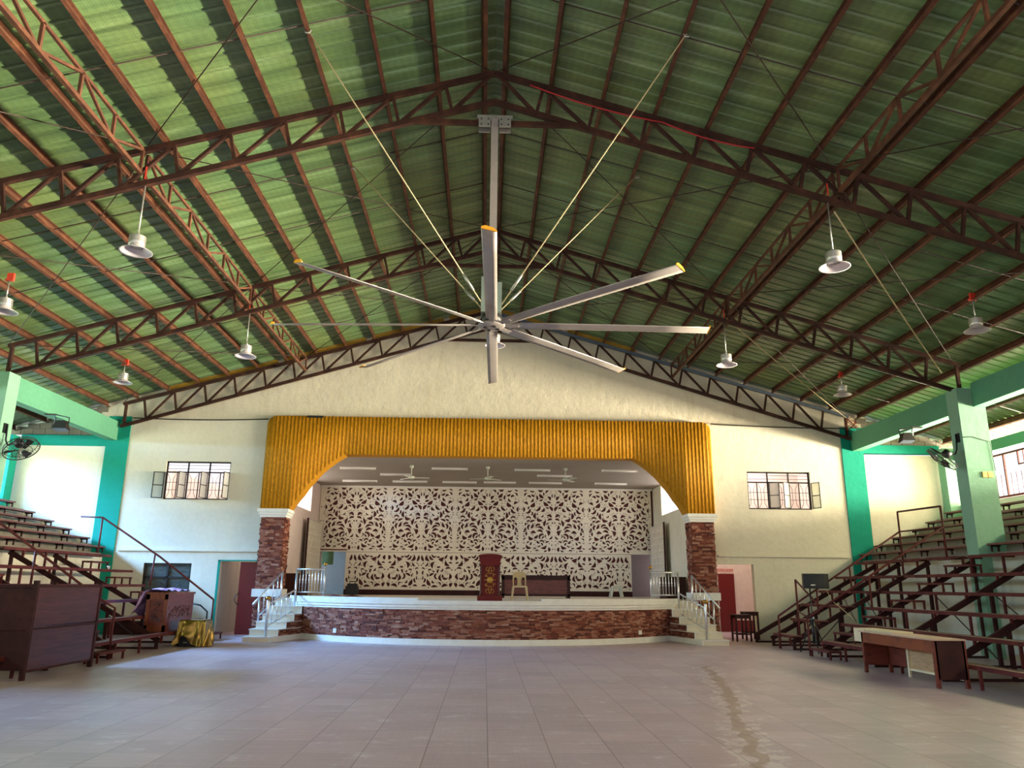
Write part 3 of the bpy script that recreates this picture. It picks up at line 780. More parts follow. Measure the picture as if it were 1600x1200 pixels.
for i, (x, y, a) in enumerate(((-2.75, 28.3, 0.15), (0.05, 28.3, 0.75), (2.93, 28.4, 1.0))):
    t = thing('ceiling_fan', 'white three-bladed ceiling fan over the stage, %s' % ['left', 'middle', 'right'][i], 'fan', (x, y, 5.86), 'stage ceiling fans')
    part('canopy', MB().lathe([(0.02, 5.76), (0.07, 5.78), (0.07, 5.86)], (x, y, 0), 16), 'plastic_white', t)
    part('rod', MB().tube([(x, y, 5.78), (x, y, 5.46)], 0.016, 8), 'plastic_white', t)
    part('motor', MB().lathe([(0.03, 5.36), (0.1, 5.38), (0.125, 5.42), (0.1, 5.46), (0.04, 5.48)], (x, y, 0), 20), 'plastic_white', t)
    for k in range(3):
        b = a+k*2*PI/3; d = Vector((math.cos(b), math.sin(b), 0)); p = Vector((x, y, 5.41))
        mbb = MB().bar(p+d*0.11, p+d*0.66, 0.13, 0.012, (0.12*-d.y, 0.12*d.x, 1))
        part('blade', mbb, 'plastic_white', t)

# ------------------------------------------------------------------ steps up to the stage
def stair(s):
    side = 'left' if s < 0 else 'right'
    t = thing('stage_steps', 'tiled flight of steps climbing to the stage on the %s, with a stone cheek' % side, 'steps', (AC+s*6.4, 24.3, 0), 'stage steps')
    c = lambda u: AC+s*u
    TOP = [0.15, 0.34, 0.53, 0.73, 0.95, 1.175]
    ui = lambda y: 6.16-0.25*(y-22.95)              # the cheek slants in towards the stage
    ye = 25.58
    zb = 0.0
    r2 = random.Random(31+s)
    ed = MB()
    for i, zt_ in enumerate(TOP):
        y0 = 22.95+0.44*i; uo = 6.90-0.05*i
        part('step', MB().prism([(c(ui(y0)), y0), (c(uo), y0), (c(uo), ye), (c(ui(ye)), ye)], zb, zt_-0.025, 'z'), 'stairtile', t)
        part('tread', MB().prism([(c(ui(y0)-0.015), y0-0.025), (c(uo+0.02), y0-0.025), (c(uo+0.02), ye), (c(ui(ye)-0.015), ye)], zt_-0.025, zt_, 'z'), 'white', t)
        if 0 < i < 5:
            y1 = min(y0+0.44, 25.1)
            sf = MB(); p0 = Vector((c(ui(y0)), y0, 0)); p1 = Vector((c(ui(25.1)), 25.1, 0)); d = (p1-p0); L_ = d.length; d.normalize(); n = (-s*abs(d.y), -s*d.x*s*-1*0)
            n = Vector((-s*abs(d.y), -abs(d.x), 0)).normalized()
            stones(sf, lambda q: ((p0.x+d.x*q, p0.y+d.y*q), (n.x, n.y)), L_, max(0.14, TOP[i-1]) if i > 1 else 0.14, zt_-0.03, r2, 0.035, 0.06, 0.1, 0.25, 0.012)
            part('cheek_stone', sf, 'stone', t)
            part('cheek_edge', MB().bar((p0.x+n.x*0.012, p0.y+n.y*0.012, max(0.12, TOP[i-1]-0.02)), (p0.x+n.x*0.012, p0.y+n.y*0.012, zt_), 0.03, 0.03, (0, 1, 0)), 'white', t)
        zb = zt_
    q0, q1 = (c(ui(22.95)), 22.95), (c(ui(25.1)), 25.1)
    part('cheek_plinth', MB().bar((q0[0]-s*0.02, q0[1], 0.07), (q1[0]-s*0.02, q1[1], 0.07), 0.05, 0.14), 'white', t)
    return t
stair(-1); stair(1)
def balusters(t, p, q, n, zlo=0.0, zhi=0.0, r=0.011):
    p, q = Vector(p), Vector(q)
    for i in range(n):
        u = (i+1)/(n+1); b = p.lerp(q, u)
        b0 = Vector((b.x, b.y, b.z)); top = b0+Vector((0, 0, zhi))
        m = (b0.z+top.z)/2
        part('baluster', MB().lathe([(r, b0.z), (r, m-0.09), (r*2.1, m-0.06), (r*1.1, m-0.02), (r*2.3, m+0.02), (r*1.1, m+0.06), (r, m+0.09), (r, top.z)], (b0.x, b0.y, 0), 8), 'stainless', t)
def rail_set(s):
    side = 'left' if s < 0 else 'right'
    c = lambda x: AC+s*x
    # near flight rail
    t = thing('handrail', 'stainless handrail with turned balusters on the stage side of the %s steps' % side, 'railing', (c(6.3), 24.2, 0), 'stage railings')
    a0, a1 = Vector((c(6.28), 23.0, 0)), Vector((c(5.98), 24.9, 0.98))
    part('newel', MB().lathe([(0.04, 0.0), (0.04, 1.12), (0.03, 1.14)], (a0.x, a0.y, 0), 12).sphere((a0.x, a0.y, 1.2), 0.075), 'stainless', t)
    part('finial', MB().sphere((a0.x, a0.y, 1.2), 0.082, 14, 9, (1, 1, 0.8)), 'brass', t)
    part('post', MB().tube([(a1.x, a1.y, 0.72), (a1.x, a1.y, 2.04)], 0.028, 10), 'stainless', t)
    part('top_rail', MB().tube([(a0.x, a0.y, 1.02), (a1.x, a1.y, 1.42)], 0.024, 10), 'stainless', t)
    part('bottom_rail', MB().tube([(a0.x, a0.y, 0.42), (a1.x, a1.y, 0.82)], 0.018, 10), 'stainless', t)
    balusters(t, (a0.x, a0.y, 0.42), (a1.x, a1.y, 0.82), 5, 0, 0.60)
    # rail along the pillar
    t = thing('handrail', 'stainless handrail climbing beside the %s stone pillar' % side, 'railing', (c(7.1), 25.0, 0), 'stage railings')
    b0, b1 = Vector((c(6.92), 23.75, 0.02)), Vector((c(6.52), 25.3, 1.18))
    part('post', MB().tube([(b0.x-s*0.1, b0.y+0.3, 0.34), (b0.x-s*0.1, b0.y+0.3, 1.2)], 0.026, 10), 'stainless', t)
    part('post', MB().tube([(b1.x, b1.y, 0.85), (b1.x, b1.y, 1.98)], 0.03, 10), 'stainless', t)
    part('top_rail', MB().tube([(b0.x, b0.y, 1.0), (b1.x, b1.y, 1.98)], 0.026, 10), 'stainless', t)
    part('bottom_rail', MB().tube([(b0.x-s*0.1, b0.y+0.3, 0.66), (b1.x, b1.y, 1.28)], 0.018, 10), 'stainless', t)
    balusters(t, (b0.x-s*0.1, b0.y+0.3, 0.66), (b1.x, b1.y, 1.28), 4, 0, 0.64)
    # level rail on the stage edge
    t = thing('guard_rail', 'level stainless guard rail with turned balusters on the %s edge of the stage' % side, 'railing', (c(5.5), 24.8, SZ), 'stage railings')
    d0, d1 = Vector((c(5.98), 24.95, SZ)), Vector((c(5.08), 24.75, SZ))
    part('post', MB().tube([(d1.x, d1.y, SZ), (d1.x, d1.y, 2.12)], 0.026, 10), 'stainless', t)
    part('post', MB().tube([(d0.x, d0.y, SZ), (d0.x, d0.y, 2.07)], 0.026, 10), 'stainless', t)
    part('finial', MB().sphere((d1.x, d1.y, 2.2), 0.055, 12, 8), 'brass', t)
    part('top_rail', MB().tube([(d0.x, d0.y, 2.05), (d1.x, d1.y, 2.05)], 0.024, 10), 'stainless', t)
    part('bottom_rail', MB().tube([(d0.x, d0.y, 1.36), (d1.x, d1.y, 1.36)], 0.02, 10), 'stainless', t)
    balusters(t, (d0.x, d0.y, 1.36), (d1.x, d1.y, 1.36), 8, 0, 0.69)
rail_set(-1); rail_set(1)

# ------------------------------------------------------------------ things on the stage
def lectern():
    x, y = 0.155, 23.2; z = SZ
    t = thing('lectern', 'tall red brown lectern with gold scrollwork near the front of the stage', 'lectern', (x, y, z))
    part('plinth', MB().box(x-0.36, x+0.36, y-0.28, y+0.28, z, z+0.14), 'lectern', t)
    part('body', MB().box(x-0.25, x+0.25, y-0.19, y+0.22, z+0.14, z+1.02), 'lectern', t)
    part('head', MB().prism([(x-0.27, z+0.98), (x+0.27, z+0.98), (x+0.33, z+1.24), (x-0.33, z+1.24)], y-0.25, y+0.26), 'lectern', t)
    cr = [(x-0.35, z+1.24), (x+0.35, z+1.24), (x+0.35, z+1.27)]+[(x+0.34*math.cos(a), z+1.265+0.055*math.sin(a)) for a in [PI*i/12 for i in range(13)]]+[(x-0.35, z+1.27)]
    part('crest', MB().prism(cr, y-0.28, y-0.2), 'lectern', t)
    part('desk', MB().hexa([(x-0.33, y-0.2, z+1.24), (x+0.33, y-0.2, z+1.24), (x+0.33, y+0.27, z+1.2), (x-0.33, y+0.27, z+1.2), (x-0.33, y-0.2, z+1.26), (x+0.33, y-0.2, z+1.26), (x+0.33, y+0.27, z+1.22), (x-0.33, y+0.27, z+1.22)]), 'lectern', t)
    for s in (-1, 1):
        p = [(0.035, 0.14), (0.035, 0.2), (0.022, 0.22), (0.036, 0.26), (0.022, 0.3), (0.024, 0.4), (0.034, 0.44), (0.024, 0.48), (0.026, 0.75), (0.034, 0.82), (0.022, 0.86), (0.038, 0.9), (0.024, 0.94), (0.036, 0.98)]
        part('column', MB().lathe([(r, z+h) for r, h in p], (x+s*0.265, y-0.235, 0), 12), 'carving', t)
    yf = y-0.195
    orn = MB()
    def scr_(cx, cz, r, a0, a1, w=0.008):
        orn.tube([(cx+r*(1-0.5*k/14)*math.cos(a0+(a1-a0)*k/14), yf, cz+r*(1-0.5*k/14)*math.sin(a0+(a1-a0)*k/14)) for k in range(15)], w, 5)
    for s in (-1, 1):
        for q in (-1, 1):
            zc = z+0.58+q*0.24
            scr_(x+s*0.055, zc+q*0.06, 0.075, PI/2*q, PI/2*q+s*q*-4.2); scr_(x+s*0.06, zc-q*0.09, 0.06, -PI/2*q, -PI/2*q+s*q*4.2)
            orn.tube([(x, yf, zc-q*0.08), (x+s*0.045, yf, zc+q*0.02), (x+s*0.02, yf, zc+q*0.12), (x, yf, zc+q*0.15)], 0.009, 5)
            scr_(x+s*0.12, z+0.58+q*0.13, 0.04, 0, s*4.0)
        orn.tube([(x+s*0.09, yf, z+0.58), (x+s*0.16, yf, z+0.58)], 0.012, 5)
    orn.tube([(x-0.13+0.26*k/12, yf-0.06-0.0, z+1.285+0.022*math.sin(PI*k/12)) for k in range(13)], 0.009, 5)
    part('scrollwork', orn, 'gold', t)
    med = MB().lathe([(0.0, -0.02), (0.05, -0.022), (0.06, -0.012), (0.085, -0.016), (0.095, 0.0)], (x, yf, z+0.58), 20, 'y')
    part('medallion', med, 'gold', t)
lectern()

def monobloc(name, label, x, y, z, mat, face=-1, sc=1.0, rot=0.0):
    """one-piece plastic chair; face -1 looks at the camera side"""
    t = thing(name, label, 'chair', (x, y, z))
    f = face; P = lambda u, v, w: (x+u*sc, y+v*f*-1*sc, z+w*sc)      # v>0 towards the back
    def hx(pts): return [P(*p) for p in pts]
    seat = MB().grid(lambda a, b: P((a-0.5)*0.40*(1.0-0.06*b), -0.2+0.4*b, 0.43-0.02*math.sin(PI*b)*math.sin(PI*a)), 8, 8)
    seat.hexa(hx([(-0.2, -0.2, 0.38), (0.2, -0.2, 0.38), (0.19, 0.2, 0.38), (-0.19, 0.2, 0.38), (-0.2, -0.2, 0.425), (0.2, -0.2, 0.425), (0.19, 0.2, 0.42), (-0.19, 0.2, 0.42)]))
    part('seat', seat, mat, t)
    for u, v in ((-1, -1), (1, -1), (-1, 1), (1, 1)):
        p0 = (u*0.185, v*0.18, 0.40); p1 = (u*0.235, v*0.235, 0.0)
        lg = MB()
        for a, b in (((0, 0), (1, 0)), ((0, 0), (0, 1))):
            wx, wy = (0.06 if a != b and b[0] else 0.02), (0.06 if b[1] else 0.02)
            lg.hexa(hx([(p1[0]-wx*0.6/2, p1[1]-wy*0.6/2, 0), (p1[0]+wx*0.6/2, p1[1]-wy*0.6/2, 0), (p1[0]+wx*0.6/2, p1[1]+wy*0.6/2, 0), (p1[0]-wx*0.6/2, p1[1]+wy*0.6/2, 0),
                        (p0[0]-wx/2, p0[1]-wy/2, 0.41), (p0[0]+wx/2, p0[1]-wy/2, 0.41), (p0[0]+wx/2, p0[1]+wy/2, 0.41), (p0[0]-wx/2, p0[1]+wy/2, 0.41)]))
        part('leg', lg, mat, t)
    # back: a shell with two tall oval openings
    def bk(u, w):
        return P(u, 0.19+0.10*(w-0.42)/0.41+0.02*(1-(u/0.2)**2), w)
    bm = MB(); 
    for s in (-1, 1):
        out = [(s*0.195, 0.42), (s*0.2, 0.6), (s*0.195, 0.74), (s*0.165, 0.80), (s*0.1, 0.83), (0, 0.84)]
        inn = [(s*0.165, 0.42), (s*0.165, 0.56), (s*0.16, 0.63), (s*0.13, 0.67), (s*0.1, 0.675), (0, 0.675)]
        for th in (0,):
            b0 = len(bm.v)
            for (a, b), (c, d) in zip(out, inn):
                for (u, w) in ((a, b), (c, d)):
                    q = bk(u, w); bm.v.append(q); bm.v.append((q[0], q[1]-f*-0.022*1, q[2]))
            for i in range(5):
                k = b0+i*4
                bm.face((k, k+4, k+6, k+2)); bm.face((k+1, k+3, k+7, k+5)); bm.face((k, k+1, k+5, k+4)); bm.face((k+2, k+6, k+7, k+3))
    part('back_frame', bm, mat, t)
    sp = MB(); b0 = 0
    rows = [(0.42, 0.075), (0.5, 0.055), (0.58, 0.055), (0.64, 0.075), (0.68, 0.11)]
    for w, hw in rows:
        for u in (-hw, hw):
            q = bk(u, w); sp.v.append(q); sp.v.append((q[0], q[1]+f*0.02, q[2]))
    for i in range(4):
        k = i*4; sp.face((k, k+2, k+6, k+4)); sp.face((k+1, k+5, k+7, k+3)); sp.face((k, k+4, k+5, k+1)); sp.face((k+2, k+3, k+7, k+6))
    part('back_splat', sp, mat, t)
    return t
monobloc('plastic_chair', 'beige one-piece plastic chair right of the lectern', 1.03, 23.3, SZ, 'plastic')

def long_desk():
    x0, x1, y0, y1, z = 0.62, 3.1, 28.7, 29.4, SZ
    t = thing('desk', 'long dark wooden desk standing behind the plastic chair', 'desk', ((x0+x1)/2, y0, z))
    part('top', MB().box(x0-0.02, x1+0.02, y0-0.03, y1, z+0.76, z+0.8), 'darkwood', t)
    part('front_panel', MB().box(x0+0.08, x1-0.08, y0+0.06, y0+0.08, z+0.12, z+0.66), 'wood_red', t)
    part('rail', MB().box(x0, x1, y0, y0+0.05, z+0.64, z+0.76).box(x0, x1, y0, y0+0.05, z+0.08, z+0.14), 'darkwood', t)
    for a, b in ((x0, x0+0.1), (x1-0.1, x1)): part('side_panel', MB().box(a, b, y0, y1, z, z+0.76), 'darkwood', t)
long_desk()
def stool(x, y, z):
    t = thing('plastic_stool', 'pale plastic stool in front of the screen, left of the right doorway', 'stool', (x, y, z))
    part('seat', MB().box(x-0.17, x+0.17, y-0.17, y+0.17, z+0.42, z+0.46), 'plastic_white', t)
    for u in (-1, 1):
        for v in (-1, 1):
            part('leg', MB().bar((x+u*0.24, y+v*0.24, z), (x+u*0.15, y+v*0.15, z+0.43), 0.075, 0.04), 'plastic_white', t)
    part('apron', MB().box(x-0.18, x+0.18, y-0.18, y-0.165, z+0.35, z+0.43).box(x-0.18, x+0.18, y+0.165, y+0.18, z+0.35, z+0.43), 'plastic_white', t)
stool(5.35, 32.2, SZ)
t = thing('equipment_case', 'black case standing at the foot of the screen beside the left doorway', 'case', (-5.55, 33.6, SZ))
part('body', MB().box(-5.8, -5.3, 33.4, 33.8, SZ, SZ+0.36), 'black', t)
part('lid', MB().box(-5.74, -5.36, 33.44, 33.76, SZ+0.36, SZ+0.46), 'grille_black', t)
part('handle', MB().tube([(-5.66, 33.6, SZ+0.45), (-5.66, 33.6, SZ+0.54), (-5.44, 33.6, SZ+0.54), (-5.44, 33.6, SZ+0.45)], 0.025, 6), 'black', t)
mb = MB().tube([(-4.95, 25.1, 1.20), (-4.6, 24.35, 1.27), (-4.42, 23.98, 1.27), (-4.2, 23.80, 1.235), (-3.9, 23.72, 1.275), (-3.5, 23.95, 1.20)], 0.03, 8)
solo('mat_roll', mb, 'maroon', 'brown rolled cloth strip lying over the left end of the stage edge', 'cloth')
for s, xx in ((-1, -6.9), (1, 6.95)):
    t = thing('cabinet', 'low dark cabinet by the %s wall of the stage, behind the rail' % ('left' if s < 0 else 'right'), 'cabinet', (xx, 29.2, SZ), 'low stage cabinets')
    part('body', MB().box(xx-0.35, xx+0.35, 28.6, 29.8, SZ, SZ+0.75), 'darkwood', t)
    part('top', MB().box(xx-0.37, xx+0.37, 28.57, 29.83, SZ+0.75, SZ+0.79), 'darkwood', t)

# ------------------------------------------------------------------ rooms behind the end wall
struct('wall_upper_left', MB().box(-12.4, -7.7, 30.6, 30.75, 0, 5.9).box(-12.5, -12.3, 26.25, 30.6, 0, 5.9).box(-12.3, -7.7, 26.25, 27.3, 2.7, 3.0), 'pink_wall')
struct('wall_upper_right', MB().box(10.25, 12.5, 30.0, 30.15, 0, 6.0).box(12.3, 12.5, 26.25, 30.2, 0, 5.9).box(7.75, 12.3, 26.25, 27.5, 2.75, 3.0), 'pink_wall')
struct('wall_passage_left', MB().box(-8.82, -8.64, 26.25, 30.6, 0, 2.7), 'grey_plaster', 'stained grey side wall inside the left doorway')
struct('wall_passage_right', MB().box(7.75, 10.25, 30.0, 30.15, 0, 6.0).box(10.25, 10.4, 27.6, 30.15, 0, 3.6), 'pink_wall')
struct('baseboard_right', MB().box(9.5, 10.25, 29.95, 30.0, 0, 0.42), 'door_red')

def hinged(name, p0, ang, w, z0, z1, th=0.04):
    """a leaf hinged at p0, swung to angle ang in plan"""
    d = Vector((math.cos(ang), math.sin(ang), 0)); a = Vector((p0[0], p0[1], (z0+z1)/2))
    return MB().bar(a, a+d*w, th, z1-z0), a, d
mb, a, d = hinged('door', (-6.95, 26.2), math.radians(187), 1.02, 0.02, 2.28)
o = struct('door_1', mb, 'door_red', 'dark red door leaf standing ajar beside the left stone pillar')
p = a+d*0.97; p.z = 1.12
struct('handle', MB().tube([(p.x, p.y-0.02, 1.3), (p.x-0.05, p.y-0.06, 1.28), (p.x-0.12, p.y-0.08, 1.18), (p.x-0.12, p.y-0.08, 1.06), (p.x-0.05, p.y-0.06, 0.96), (p.x, p.y-0.02, 0.94)], 0.014, 8), 'black', None, o)
struct('trim_8', MB().box(-8.67, -8.60, 25.97, 26.0, 0, 2.34).box(-8.67, -6.95, 25.97, 26.0, 2.30, 2.34), 'teal')
o = struct('door_2', MB().box(8.9, 9.5, 29.93, 29.99, 0.02, 2.12), 'door_red', 'dark red door inside the right passage')
txt = bpy.data.curves.new('sign_text', 'FONT'); txt.body = 'RESTROOM'; txt.size = 0.15; txt.extrude = 0.004; txt.align_x = 'RIGHT'
to = bpy.data.objects.new('sign_tmp', txt); COL.objects.link(to)
me = bpy.data.meshes.new_from_object(to.evaluated_get(bpy.context.evaluated_depsgraph_get())); bpy.data.objects.remove(to); me.materials.clear(); me.materials.append(M['red'])
o = bpy.data.objects.new('door_sign', me); COL.objects.link(o); o.location = (9.50, 29.985, 2.2); o.rotation_euler = (PI/2, 0, 0)
tag(o, 'red lettering on the wall above the dark red door in the right passage', 'sign')
t = thing('electric_panel', 'grey electric panel on the side wall inside the right passage', 'panel', (10.2, 28.6, 1.2))
part('cabinet', MB().box(10.13, 10.25, 28.3, 28.8, 1.45, 2.05), 'grey_plaster', t)
part('meter', MB().box(10.15, 10.25, 28.35, 28.7, 1.15, 1.42), 'pink_wall', t)
part('dial', MB().lathe([(0.07, -0.03), (0.07, 0.0)], (10.14, 28.52, 1.29), 14, 'x'), 'black', t)

# windows in the end wall
def end_window(idx, Wd, sashes, label):
    x0, x1, z0, z1 = Wd; y = 26.1
    fr = MB(); b = 0.045
    for xx in (x0, x0+(x1-x0)/3, x0+2*(x1-x0)/3, x1): fr.cbox(min(max(xx, x0+b/2), x1-b/2), y, (z0+z1)/2, b, b, z1-z0)
    zt_ = z0+(z1-z0)*0.72
    for zz in (z0+b/2, zt_, z1-b/2): fr.cbox((x0+x1)/2, y, zz, x1-x0, b, b)
    w = struct('window_%d' % idx, fr, 'dark_metal', label)
    g = MB()
    for k in (1, 2): g.cbox((x0+x1)/2, y+0.03, zt_+(z1-zt_)*k/3, x1-x0, 0.012, 0.014)
    for i in range(6):
        xa = x0+(x1-x0)*i/6; xb = xa+(x1-x0)/6; cx = (xa+xb)/2; hw = (xb-xa)*0.4; q = 0.055
        g.cbox(xa, y+0.03, (z0+zt_)/2, 0.03, 0.03, zt_-z0)
        zs = [z0+0.05, z0+0.22, zt_-0.22, zt_-0.05]
        for s in (-1, 1):
            g.tube([(cx+s*hw, y+0.03, zs[3]), (cx+s*q, y+0.03, zs[2]), (cx+s*q, y+0.03, zs[1]), (cx+s*hw, y+0.03, zs[0])], 0.008, 5)
        for zz in (z0+(zt_-z0)*0.36, z0+(zt_-z0)*0.63): g.cbox(cx, y+0.03, zz, xb-xa, 0.012, 0.014)
    struct('grille', g, 'dark_metal', None, w)
    for (xx, ang) in sashes:
        wd = (x1-x0)/6-0.02; d = Vector((math.cos(ang), math.sin(ang), 0)); a = Vector((xx, 25.965, 0))
        s = MB()
        for u in (0.012, wd-0.012): p = a+d*u; s.bar((p.x, p.y, z0+0.03), (p.x, p.y, zt_-0.02), 0.025, 0.025)
        for zz in (z0+0.04, (z0+zt_)/2, zt_-0.03): s.bar((a.x, a.y, zz), ((a+d*wd).x, (a+d*wd).y, zz), 0.022, 0.025)
        so = struct('sash', s, 'dark_metal', None, w)
        pn = MB().bar((a.x, a.y, (z0+zt_)/2), ((a+d*wd).x, (a+d*wd).y, (z0+zt_)/2), 0.006, zt_-z0-0.06)
        struct('pane', pn, 'pane', None, so)
def m_pane():
    t = NT('dusty_glass'); b = t.b
    t.set((0.85, 0.85, 0.75, 1), 0.35, 0, 0.5); b.inputs['Transmission Weight'].default_value = 0.65
    return t.m
M['pane'] = m_pane()
R_ = math.radians
st = (W1[1]-W1[0])/6
end_window(1, W1, [(W1[0], R_(200)), (W1[0]+st*2, R_(248)), (W1[0]+st*4, R_(250)), (W1[1], R_(255))], 'left upper window with rusty grille and open casements')
end_window(2, W2, [(W2[0]+st*2, R_(-30)), (W2[0]+st*4, R_(215)), (W2[1], R_(-62))], 'right upper window with rusty grille and open casements')
# dusty louvre window low on the left
fr = MB()
for xx in (LV[0]+0.03, (LV[0]+LV[1])/2, LV[1]-0.03): fr.cbox(xx, 26.08, (LV[2]+LV[3])/2, 0.06, 0.08, LV[3]-LV[2])
for zz in (LV[2]+0.03, 1.78, LV[3]-0.03): fr.cbox((LV[0]+LV[1])/2, 26.08, zz, LV[1]-LV[0], 0.08, 0.05)
w = struct('window_3', fr, 'dark_metal', 'dark dusty window low on the left behind the bleachers')
M['dusty'] = plain('dusty_dark_glass', '#4a5250', 0.25, 0, 0.4, 5, (1, 1, 3))
struct('pane', MB().box(LV[0], LV[1], 26.1, 26.12, LV[2], LV[3]), 'dusty', None, w)
# frames of the long window bands
for s, k in ((-1, 4), (1, 5)):
    xw = s*16.1; fr = MB()
    fr.box(xw-0.03, xw+0.03, 2.0, 25.5, 5.68, 5.74).box(xw-0.03, xw+0.03, 2.0, 25.5, 4.38, 4.44)
    y = 2.0
    while y < 25.5:
        fr.cbox(xw, y, 5.05, 0.05, 0.05, 1.35); y += 1.18
    y = 2.0
    w = struct('window_%d' % k, fr, 'maroon', 'long open window band with thin bars in the %s wall' % ('left' if s < 0 else 'right'))
    g = MB()
    while y < 25.5:
        g.tube([(xw, y, 4.4), (xw, y, 5.1)], 0.009, 5); y += 0.236
    for yy in (22.1, 17.5, 13.0): g.box(xw-0.02, xw+0.02, yy, yy+0.5, 5.28, 5.32).box(xw-0.02, xw+0.02, yy, yy+0.04, 5.3, 5.7).box(xw-0.02, xw+0.02, yy+0.46, yy+0.5, 5.3, 5.7).box(xw-0.01, xw+0.01, yy+0.23, yy+0.25, 5.3, 5.7)
    struct('bars', g, 'maroon', None, w)

# ------------------------------------------------------------------ bleachers
RX = [8.2, 8.95, 9.7, 10.45, 11.2, 11.93]; RZ = [0.38, 0.77, 1.16, 1.55, 1.97, 2.43]
UX = [12.45, 12.98, 13.5, 14.08, 14.7, 15.35]; UZ = [2.72, 3.0, 3.26, 3.51, 3.78, 4.1]
def bleacher(s, banks, name_, label, aisles):
    off = 0.18 if s < 0 else 0.0
    X = lambda v: s*(v-off)
    t = thing('bleacher', label, 'bleacher', (X(10), (banks[0][0][0]+banks[0][0][1])/2, 0), 'steel bleachers')
    for rows, frames in [(b[:6], b[6]) for b in banks]:
        for i, yy in enumerate(rows):
            if yy is None: continue
            ya, yb = yy; x, z = RX[i], RZ[i]
            pl = MB().box(X(x+0.012), X(x+0.145), ya, yb, z-0.035, z).box(X(x+0.16), X(x+0.30), ya, yb, z-0.035, z)
            part('plank', pl, 'plank', t)
            part('edge_angle', MB().box(X(x-0.005), X(x+0.01), ya, yb, z-0.07, z+0.002).box(X(x+0.302), X(x+0.312), ya, yb, z-0.07, z-0.005), 'maroon', t)
        for f in frames:
            # raking stringer with a stub post under each seat
            st_ = MB().bar((X(8.28), f, 0.20), (X(12.3), f, 2.33), 0.06, 0.12)
            part('stringer', st_, 'maroon_dark', t)
            for i, yy in enumerate(rows):
                if yy is None or not (yy[0]-0.3 <= f <= yy[1]+0.3): continue
                pm = MB()
                x, z = RX[i], RZ[i]; zs = lambda xx: 0.05+(xx-8.0)/4.3*2.28
                pm.box(X(x), X(x+0.05), f-0.025, f+0.025, zs(x)-0.02, z-0.03)
                pm.box(X(x), X(x+0.31), f-0.02, f+0.02, z-0.075, z-0.035)
                if zs(x+0.28) < z-0.1: pm.box(X(x+0.26), X(x+0.305), f-0.02, f+0.02, zs(x+0.28)-0.03, z-0.05)
                part('seat_post', pm, 'maroon', t)
            lg = MB()
            for x in (8.3, 9.6, 11.0, 12.2): lg.box(X(x), X(x+0.07), f-0.035, f+0.035, 0, 0.05+(x-8.0)/4.3*2.28)
            lg.box(X(8.3), X(12.2), f-0.02, f+0.02, 0.0, 0.05)
            part('leg', lg, 'maroon_dark', t)
        fs = sorted(frames)
        for a, b in zip(fs, fs[1:]):
            part('brace', MB().tube([(X(11.05), a, 0.1), (X(11.05), b, 1.55)], 0.014, 6), 'rodm', t)
            part('brace', MB().tube([(X(9.65), a, 0.82), (X(9.65), b, 0.08)], 0.014, 6), 'rodm', t)
            mid = (a+b)/2
            for i, yy in enumerate(rows):
                if yy is None or not (yy[0] <= mid <= yy[1]): continue
                x, z = RX[i], RZ[i]; zl = RZ[i-1] if i else 0.0
                md = MB().box(X(x), X(x+0.045), mid-0.022, mid+0.022, zl-(0.05 if i else 0), z-0.03)
                part('mid_post', md, 'maroon', t)
    for ya, yb in aisles:
        for i in range(6):
            if i == 0: x, z, sh = 7.98, 0.20, 0
            else: x, z = (RX[i-1]+RX[i])/2+0.02, (RZ[i-1]+RZ[i])/2
            h = MB().box(X(x), X(x+0.3), ya, yb, z-0.045, z)
            zl = RZ[i-1] if i else 0.0
            for yq in (ya+0.03, yb-0.03):
                for xq in (x+0.02, x+0.26): h.box(X(xq), X(xq+0.04), yq-0.02, yq+0.02, (zl-0.06) if i else 0, z-0.04)
            part('half_step', h, 'maroon', t)
    return t
ER = [19.4, 19.9, 20.15, 20.65, 20.8, 20.9]
rb = [(6.0, e) for e in ER]; rb[5] = (19.62, 20.9)
bleacher(1, [tuple(rb)+((7.0, 9.5, 12.0, 14.5, 17.0, 19.35),)], 'b', 'maroon steel bleacher with plank seats along the right side, behind the desk', [(18.5, 19.6)])
bleacher(1, [((21.3, 22.6), (21.3, 23.2), (21.3, 24.2), (21.35, 24.6), (21.25, 25.0), (21.25, 25.3), (21.45, 23.0, 24.4))], 'b', 'short maroon steel bleacher between the right stair rail and the end wall', [])
lb = [(6.0, 22.9), (6.0, 22.9), (6.0, 23.2), (6.0, 24.45), (6.0, 25.2), (19.62, 25.2)]
bleacher(-1, [tuple(lb)+((8.0, 10.5, 13.0, 15.5, 18.0, 20.5, 22.6),)], 'b', 'maroon steel bleacher with plank seats along the left side', [(16.8, 18.0), (23.35, 24.4)])
# row 6 pieces in front of the columns
for s in (-1, 1):
    off = 0.18 if s < 0 else 0
    x = s*(11.93-off)
    t = thing('bench', 'maroon plank bench just this side of the %s column' % ('left' if s < 0 else 'right'), 'bench', (x, 16, 2.0), 'benches cut by the columns')
    part('plank', MB().box(x, x+s*0.30, 12.98, 19.07, 2.39, 2.43), 'plank', t)
    part('edge_angle', MB().box(x-s*0.012, x, 12.98, 19.07, 2.36, 2.432), 'maroon', t)
    for yy in (13.05, 14.6, 16.2, 17.8, 19.0): part('leg', MB().box(x, x+s*0.05, yy-0.025, yy+0.025, 1.9, 2.39).box(x, x+s*0.3, yy-0.02, yy+0.02, 2.34, 2.39), 'maroon', t)

